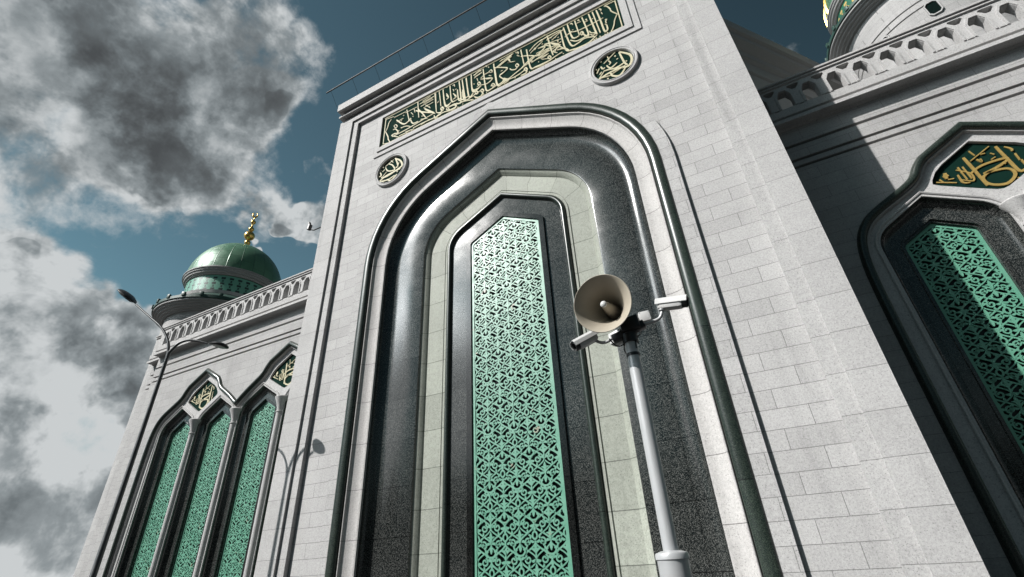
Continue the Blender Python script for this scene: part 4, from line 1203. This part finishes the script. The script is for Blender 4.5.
# ------------------------------------------------------------------ pole with loudspeaker and cameras
PX, PY = -0.70, 3.5
pole = empty('speaker_pole', (PX, PY, 0), 'pale grey steel pole with a thicker lower sleeve in front of the portal', 'pole')
MB().tube([(PX, PY, 0.0), (PX, PY, 1.60)], 0.048, 24).build('shaft', M['steel'], pole, smooth=50)
MB().lathe([(0.0, 0.035), (0.06, 0.035), (0.099, 0.022), (0.104, 0.012), (0.104, -0.012), (0.098, -0.016), (0.096, -0.03), (0.096, ZG + 0.02), (0.18, ZG + 0.015), (0.18, ZG)], (PX, PY, 0), 32).build('sleeve', M['steel'], pole, smooth=30)
MB().lathe([(0.0, 1.625), (0.045, 1.62), (0.054, 1.605), (0.054, 1.53), (0.049, 1.525)], (PX, PY, 0), 24).build('cap', M['dark_metal'], pole, smooth=30)
cb = MB()
cb.obox((PX, PY - 0.01, 1.555), (1, 0, 0.25), (0, 1, 0), (-0.25, 0, 1), 0.14, 0.035, 0.03, 0.006)
cb.tube([(PX, PY, 1.46), (PX, PY, 1.535)], 0.062, 20)
cb.obox((PX + 0.03, PY - 0.03, 1.60), (1, 0, 0.1), (0, 1, 0), (-0.1, 0, 1), 0.075, 0.05, 0.055, 0.01)
cb.build('cross_arm', M['dark_metal'], pole, smooth=30)  # dark block added; the shade on the pole-top bracket is put into its colour

for z_ in (1.475, 1.36):
    MB().lathe([(0.049, z_ - 0.012), (0.052, z_ - 0.012), (0.052, z_ + 0.012), (0.049, z_ + 0.012)], (PX, PY, 0), 24).build('clamp_band', M['dark_metal'], pole, smooth=30)
for pts_ in ([(-0.77, 3.585, 1.53), (-0.775, 3.57, 1.45), (-0.755, 3.54, 1.385), (-0.742, 3.515, 1.37), (-0.746, 3.50, 1.30)], [(-0.60, 3.60, 1.66), (-0.615, 3.56, 1.56), (-0.64, 3.50, 1.50), (-0.655, 3.475, 1.46), (-0.66, 3.47, 1.40)], [(-0.86, 3.47, 1.53), (-0.82, 3.52, 1.475), (-0.775, 3.56, 1.49), (-0.765, 3.58, 1.53)]):
    P_ = [Vector(q_) for q_ in pts_]
    pp = []
    for i_ in range(len(P_) - 1):
        a_, b_, c_, d_ = P_[max(i_ - 1, 0)], P_[i_], P_[i_ + 1], P_[min(i_ + 2, len(P_) - 1)]
        for k_ in range(6):
            t_ = k_ / 6
            pp.append(0.5 * (2 * b_ + (c_ - a_) * t_ + (2 * a_ - 5 * b_ + 4 * c_ - d_) * t_ * t_ + (3 * b_ - a_ - 3 * c_ + d_) * t_ ** 3))
    pp.append(P_[-1])
    MB().tube(pp, 0.0055, 8).build('cable', M['black'], pole, smooth=50)

# horn: the bell faces the viewer, tilted to the upper left
HC = Vector((-0.80, 3.2, 1.712))
view = (HC - Vector((0, 0, 0))).normalized()
ha = (-view * cos(radians(25)) + (-_r * 0.80 + _u * 0.60) * sin(radians(25))).normalized()
horn = empty('horn_loudspeaker', (HC.x, HC.y, HC.z + EYE), 'round beige horn loudspeaker with a white-tipped centre tube on top of the pole', 'loudspeaker')
R_, D_ = 0.222, 0.33
bell = []
for k in range(15):
    t = k / 14
    bell.append((0.062 + (R_ - 0.062) * (0.62 * t + 0.38 * t ** 3), -D_ * (1 - t)))
bell += [(R_ + 0.006, 0.004), (R_ + 0.010, 0.0), (R_ + 0.008, -0.007)]
out_ = [(r + 0.006, z - 0.004) for r, z in bell[13::-1]]
MB().lathe(bell + out_ + [(0.0, -D_ - 0.004)], HC, 56, ha).build('bell', M['horn'], horn, smooth=50)
MB().lathe([(0.060, -D_ + 0.0), (0.056, -D_ + 0.02), (0.046, -0.20), (0.032, -0.10), (0.024, -0.045)], HC, 28, ha).build('inner_horn', M['horn'], horn, smooth=50)
MB().lathe([(0.025, -0.046), (0.026, -0.034), (0.022, -0.026), (0.010, -0.022), (0.0, -0.021)], HC, 24, ha).build('centre_cap', M['plastic'], horn, smooth=50)
MB().lathe([(0.0, -D_ - 0.12), (0.055, -D_ - 0.12), (0.066, -D_ - 0.105), (0.066, -D_ - 0.01), (0.06, -D_ + 0.002)], HC, 28, ha).build('driver', M['horn'], horn, smooth=30)
bk = MB()
hb = HC - ha * (D_ + 0.06)
bk.tube([hb, hb + Vector((0.03, 0.03, -0.08)), Vector((PX, PY - 0.02, 1.575))], 0.018, 10)
bk.build('bracket', M['dark_metal'], horn, smooth=40)


def bullet_camera(a, b, label, arm, up=(0, 0, 1)):
    """bullet camera from its back a to its lens b: case, sun shield, lens, bent arm"""
    a, b = Vector(a), Vector(b)
    ax = (b - a).normalized()
    L_ = (b - a).length
    ay = Vector(up).cross(ax).normalized()
    az = ax.cross(ay)
    mid = (a + b) / 2
    c = empty('security_camera', (mid.x, mid.y, mid.z + EYE), label, 'security camera', 'bullet cameras on the speaker pole')
    MB().obox(mid, ax, ay, az, L_ * 0.46, 0.043, 0.042, 0.026).build('case', M['plastic'], c, smooth=40)
    s_ = MB()
    ys = [-0.049, -0.048, -0.032, 0.032, 0.048, 0.049]
    zs = [-0.006, 0.026, 0.047, 0.047, 0.026, -0.006]
    e = 0.003
    rows = []
    for t in (-0.5, 0.62):
        rows.append([mid + ax * (t * L_) + ay * y + az * z for y, z in zip(ys, zs)])
    rows2 = [[p + az * e + ay * (e * (1 if y > 0 else -1)) for p, y in zip(r, ys)] for r in rows]
    s_.grid(rows)
    s_.grid(rows2)
    s_.grid([rows[1], rows2[1]])
    s_.grid([rows[0], rows2[0]])
    s_.build('sun_shield', M['plastic'], c)
    f = mid + ax * (L_ * 0.46)
    ln = MB().lathe([(0.038, -0.01), (0.039, 0.026), (0.034, 0.030), (0.030, 0.014)], f, 24, ax).build('lens_ring', M['black'], c, smooth=40)
    MB().lathe([(0.0, 0.018), (0.015, 0.017), (0.031, 0.012)], f, 20, ax).build('lens', M['lens'], ln, smooth=60)
    MB().tube(cat3(arm, 4), 0.013, 10).build('arm', M['steel'], c, smooth=40)
    MB().lathe([(0.0, 0.0), (0.026, 0.0), (0.026, 0.03), (0.014, 0.04)], Vector(arm[-1]) - az * 0.012, 16, az).build('swivel', M['steel'], c, smooth=40)
    return c


bullet_camera((-0.445, 3.49, 1.712), (-0.235, 3.47, 1.672), 'white bullet camera at the right of the pole, pointing right', [(-0.58, 3.49, 1.585), (-0.52, 3.48, 1.585), (-0.445, 3.48, 1.60), (-0.415, 3.48, 1.645), (-0.41, 3.48, 1.67)])
bullet_camera((-0.955, 3.47, 1.585), (-1.10, 3.36, 1.485), 'white bullet camera under the horn, pointing down to the left', [(-0.84, 3.49, 1.535), (-0.88, 3.485, 1.515), (-0.925, 3.48, 1.515), (-0.965, 3.46, 1.535), (-0.975, 3.45, 1.548)])


def box_thing(c, ax, h, label):
    e = empty('junction_box', (c[0], c[1], c[2] + EYE), label, 'junction box', 'junction boxes on the pole top')
    ax = Vector(ax).normalized()
    ay = Vector((0, 0, 1)).cross(ax).normalized()
    az = ax.cross(ay)
    c = Vector(c)
    MB().obox(c, ax, ay, az, h[0], h[1], h[2], 0.006).build('case', M['plastic'], e, smooth=30)
    l_ = MB().obox(c - ay * (h[1] + 0.005), ax, ay, az, h[0] * 0.96, 0.005, h[2] * 0.96, 0.003).build('lid', M['plastic'], e, smooth=30)
    for i in (-1, 1):
        for j in (-1, 1):
            MB().lathe([(0.0, 0.003), (0.005, 0.002), (0.006, 0.0)], c - ay * (h[1] + 0.010) + ax * (i * h[0] * 0.8) + az * (j * h[2] * 0.8), 8, -ay).build('screw', M['steel'], l_)


box_thing((-0.815, 3.60, 1.575), (1, -0.35, 0.1), (0.062, 0.035, 0.05), 'white junction box left of the pole top beneath the horn')
box_thing((-0.575, 3.62, 1.70), (1, 0.25, 0.1), (0.045, 0.03, 0.045), 'small white junction box right of the pole top beside the camera arm')

# ------------------------------------------------------------------ low wall beyond the left wing
bw = empty('boundary_wall', (-33.0, 14.5, 0), 'low white wall running off past the far left corner of the mosque', 'wall')
MB().box(-50.0, -29.42, 14.4, 14.7, ZG, 0.35).build('wall_body', M['trim'], bw)
MB().box(-50.0, -29.42, 14.35, 14.75, 0.352, 0.44).build('coping', M['trim'], bw)

# ------------------------------------------------------------------ the wooded far side of the square, seen only as the dark foot of the reflections
tl = MB()
rt = random.Random(3)
ico = bmesh.new()
bmesh.ops.create_icosphere(ico, subdivisions=2, radius=1.0)
ico.verts.index_update()
IV = [v.co.copy() for v in ico.verts]
IF = [tuple(v.index for v in f.verts) for f in ico.faces]
ico.free()
for k in range(230):
    x = rt.uniform(-95, 75)
    y = -46 - rt.uniform(0, 9)
    z = rt.uniform(0, 1) ** 0.8 * (10.5 + 2.5 * sin(x * 0.21) + 1.5 * sin(x * 0.53))
    r = rt.uniform(1.6, 3.2)
    tl.add([(x + v.x * r * rt.uniform(0.75, 1.15), y + v.y * r, max(ZG, z + v.z * r * rt.uniform(0.75, 1.1))) for v in IV], IF)
tt = tl.build('trees', M['foliage'])
tag(tt, 'dark belt of trees across the square, mirrored low in the polished granite', kind='stuff')
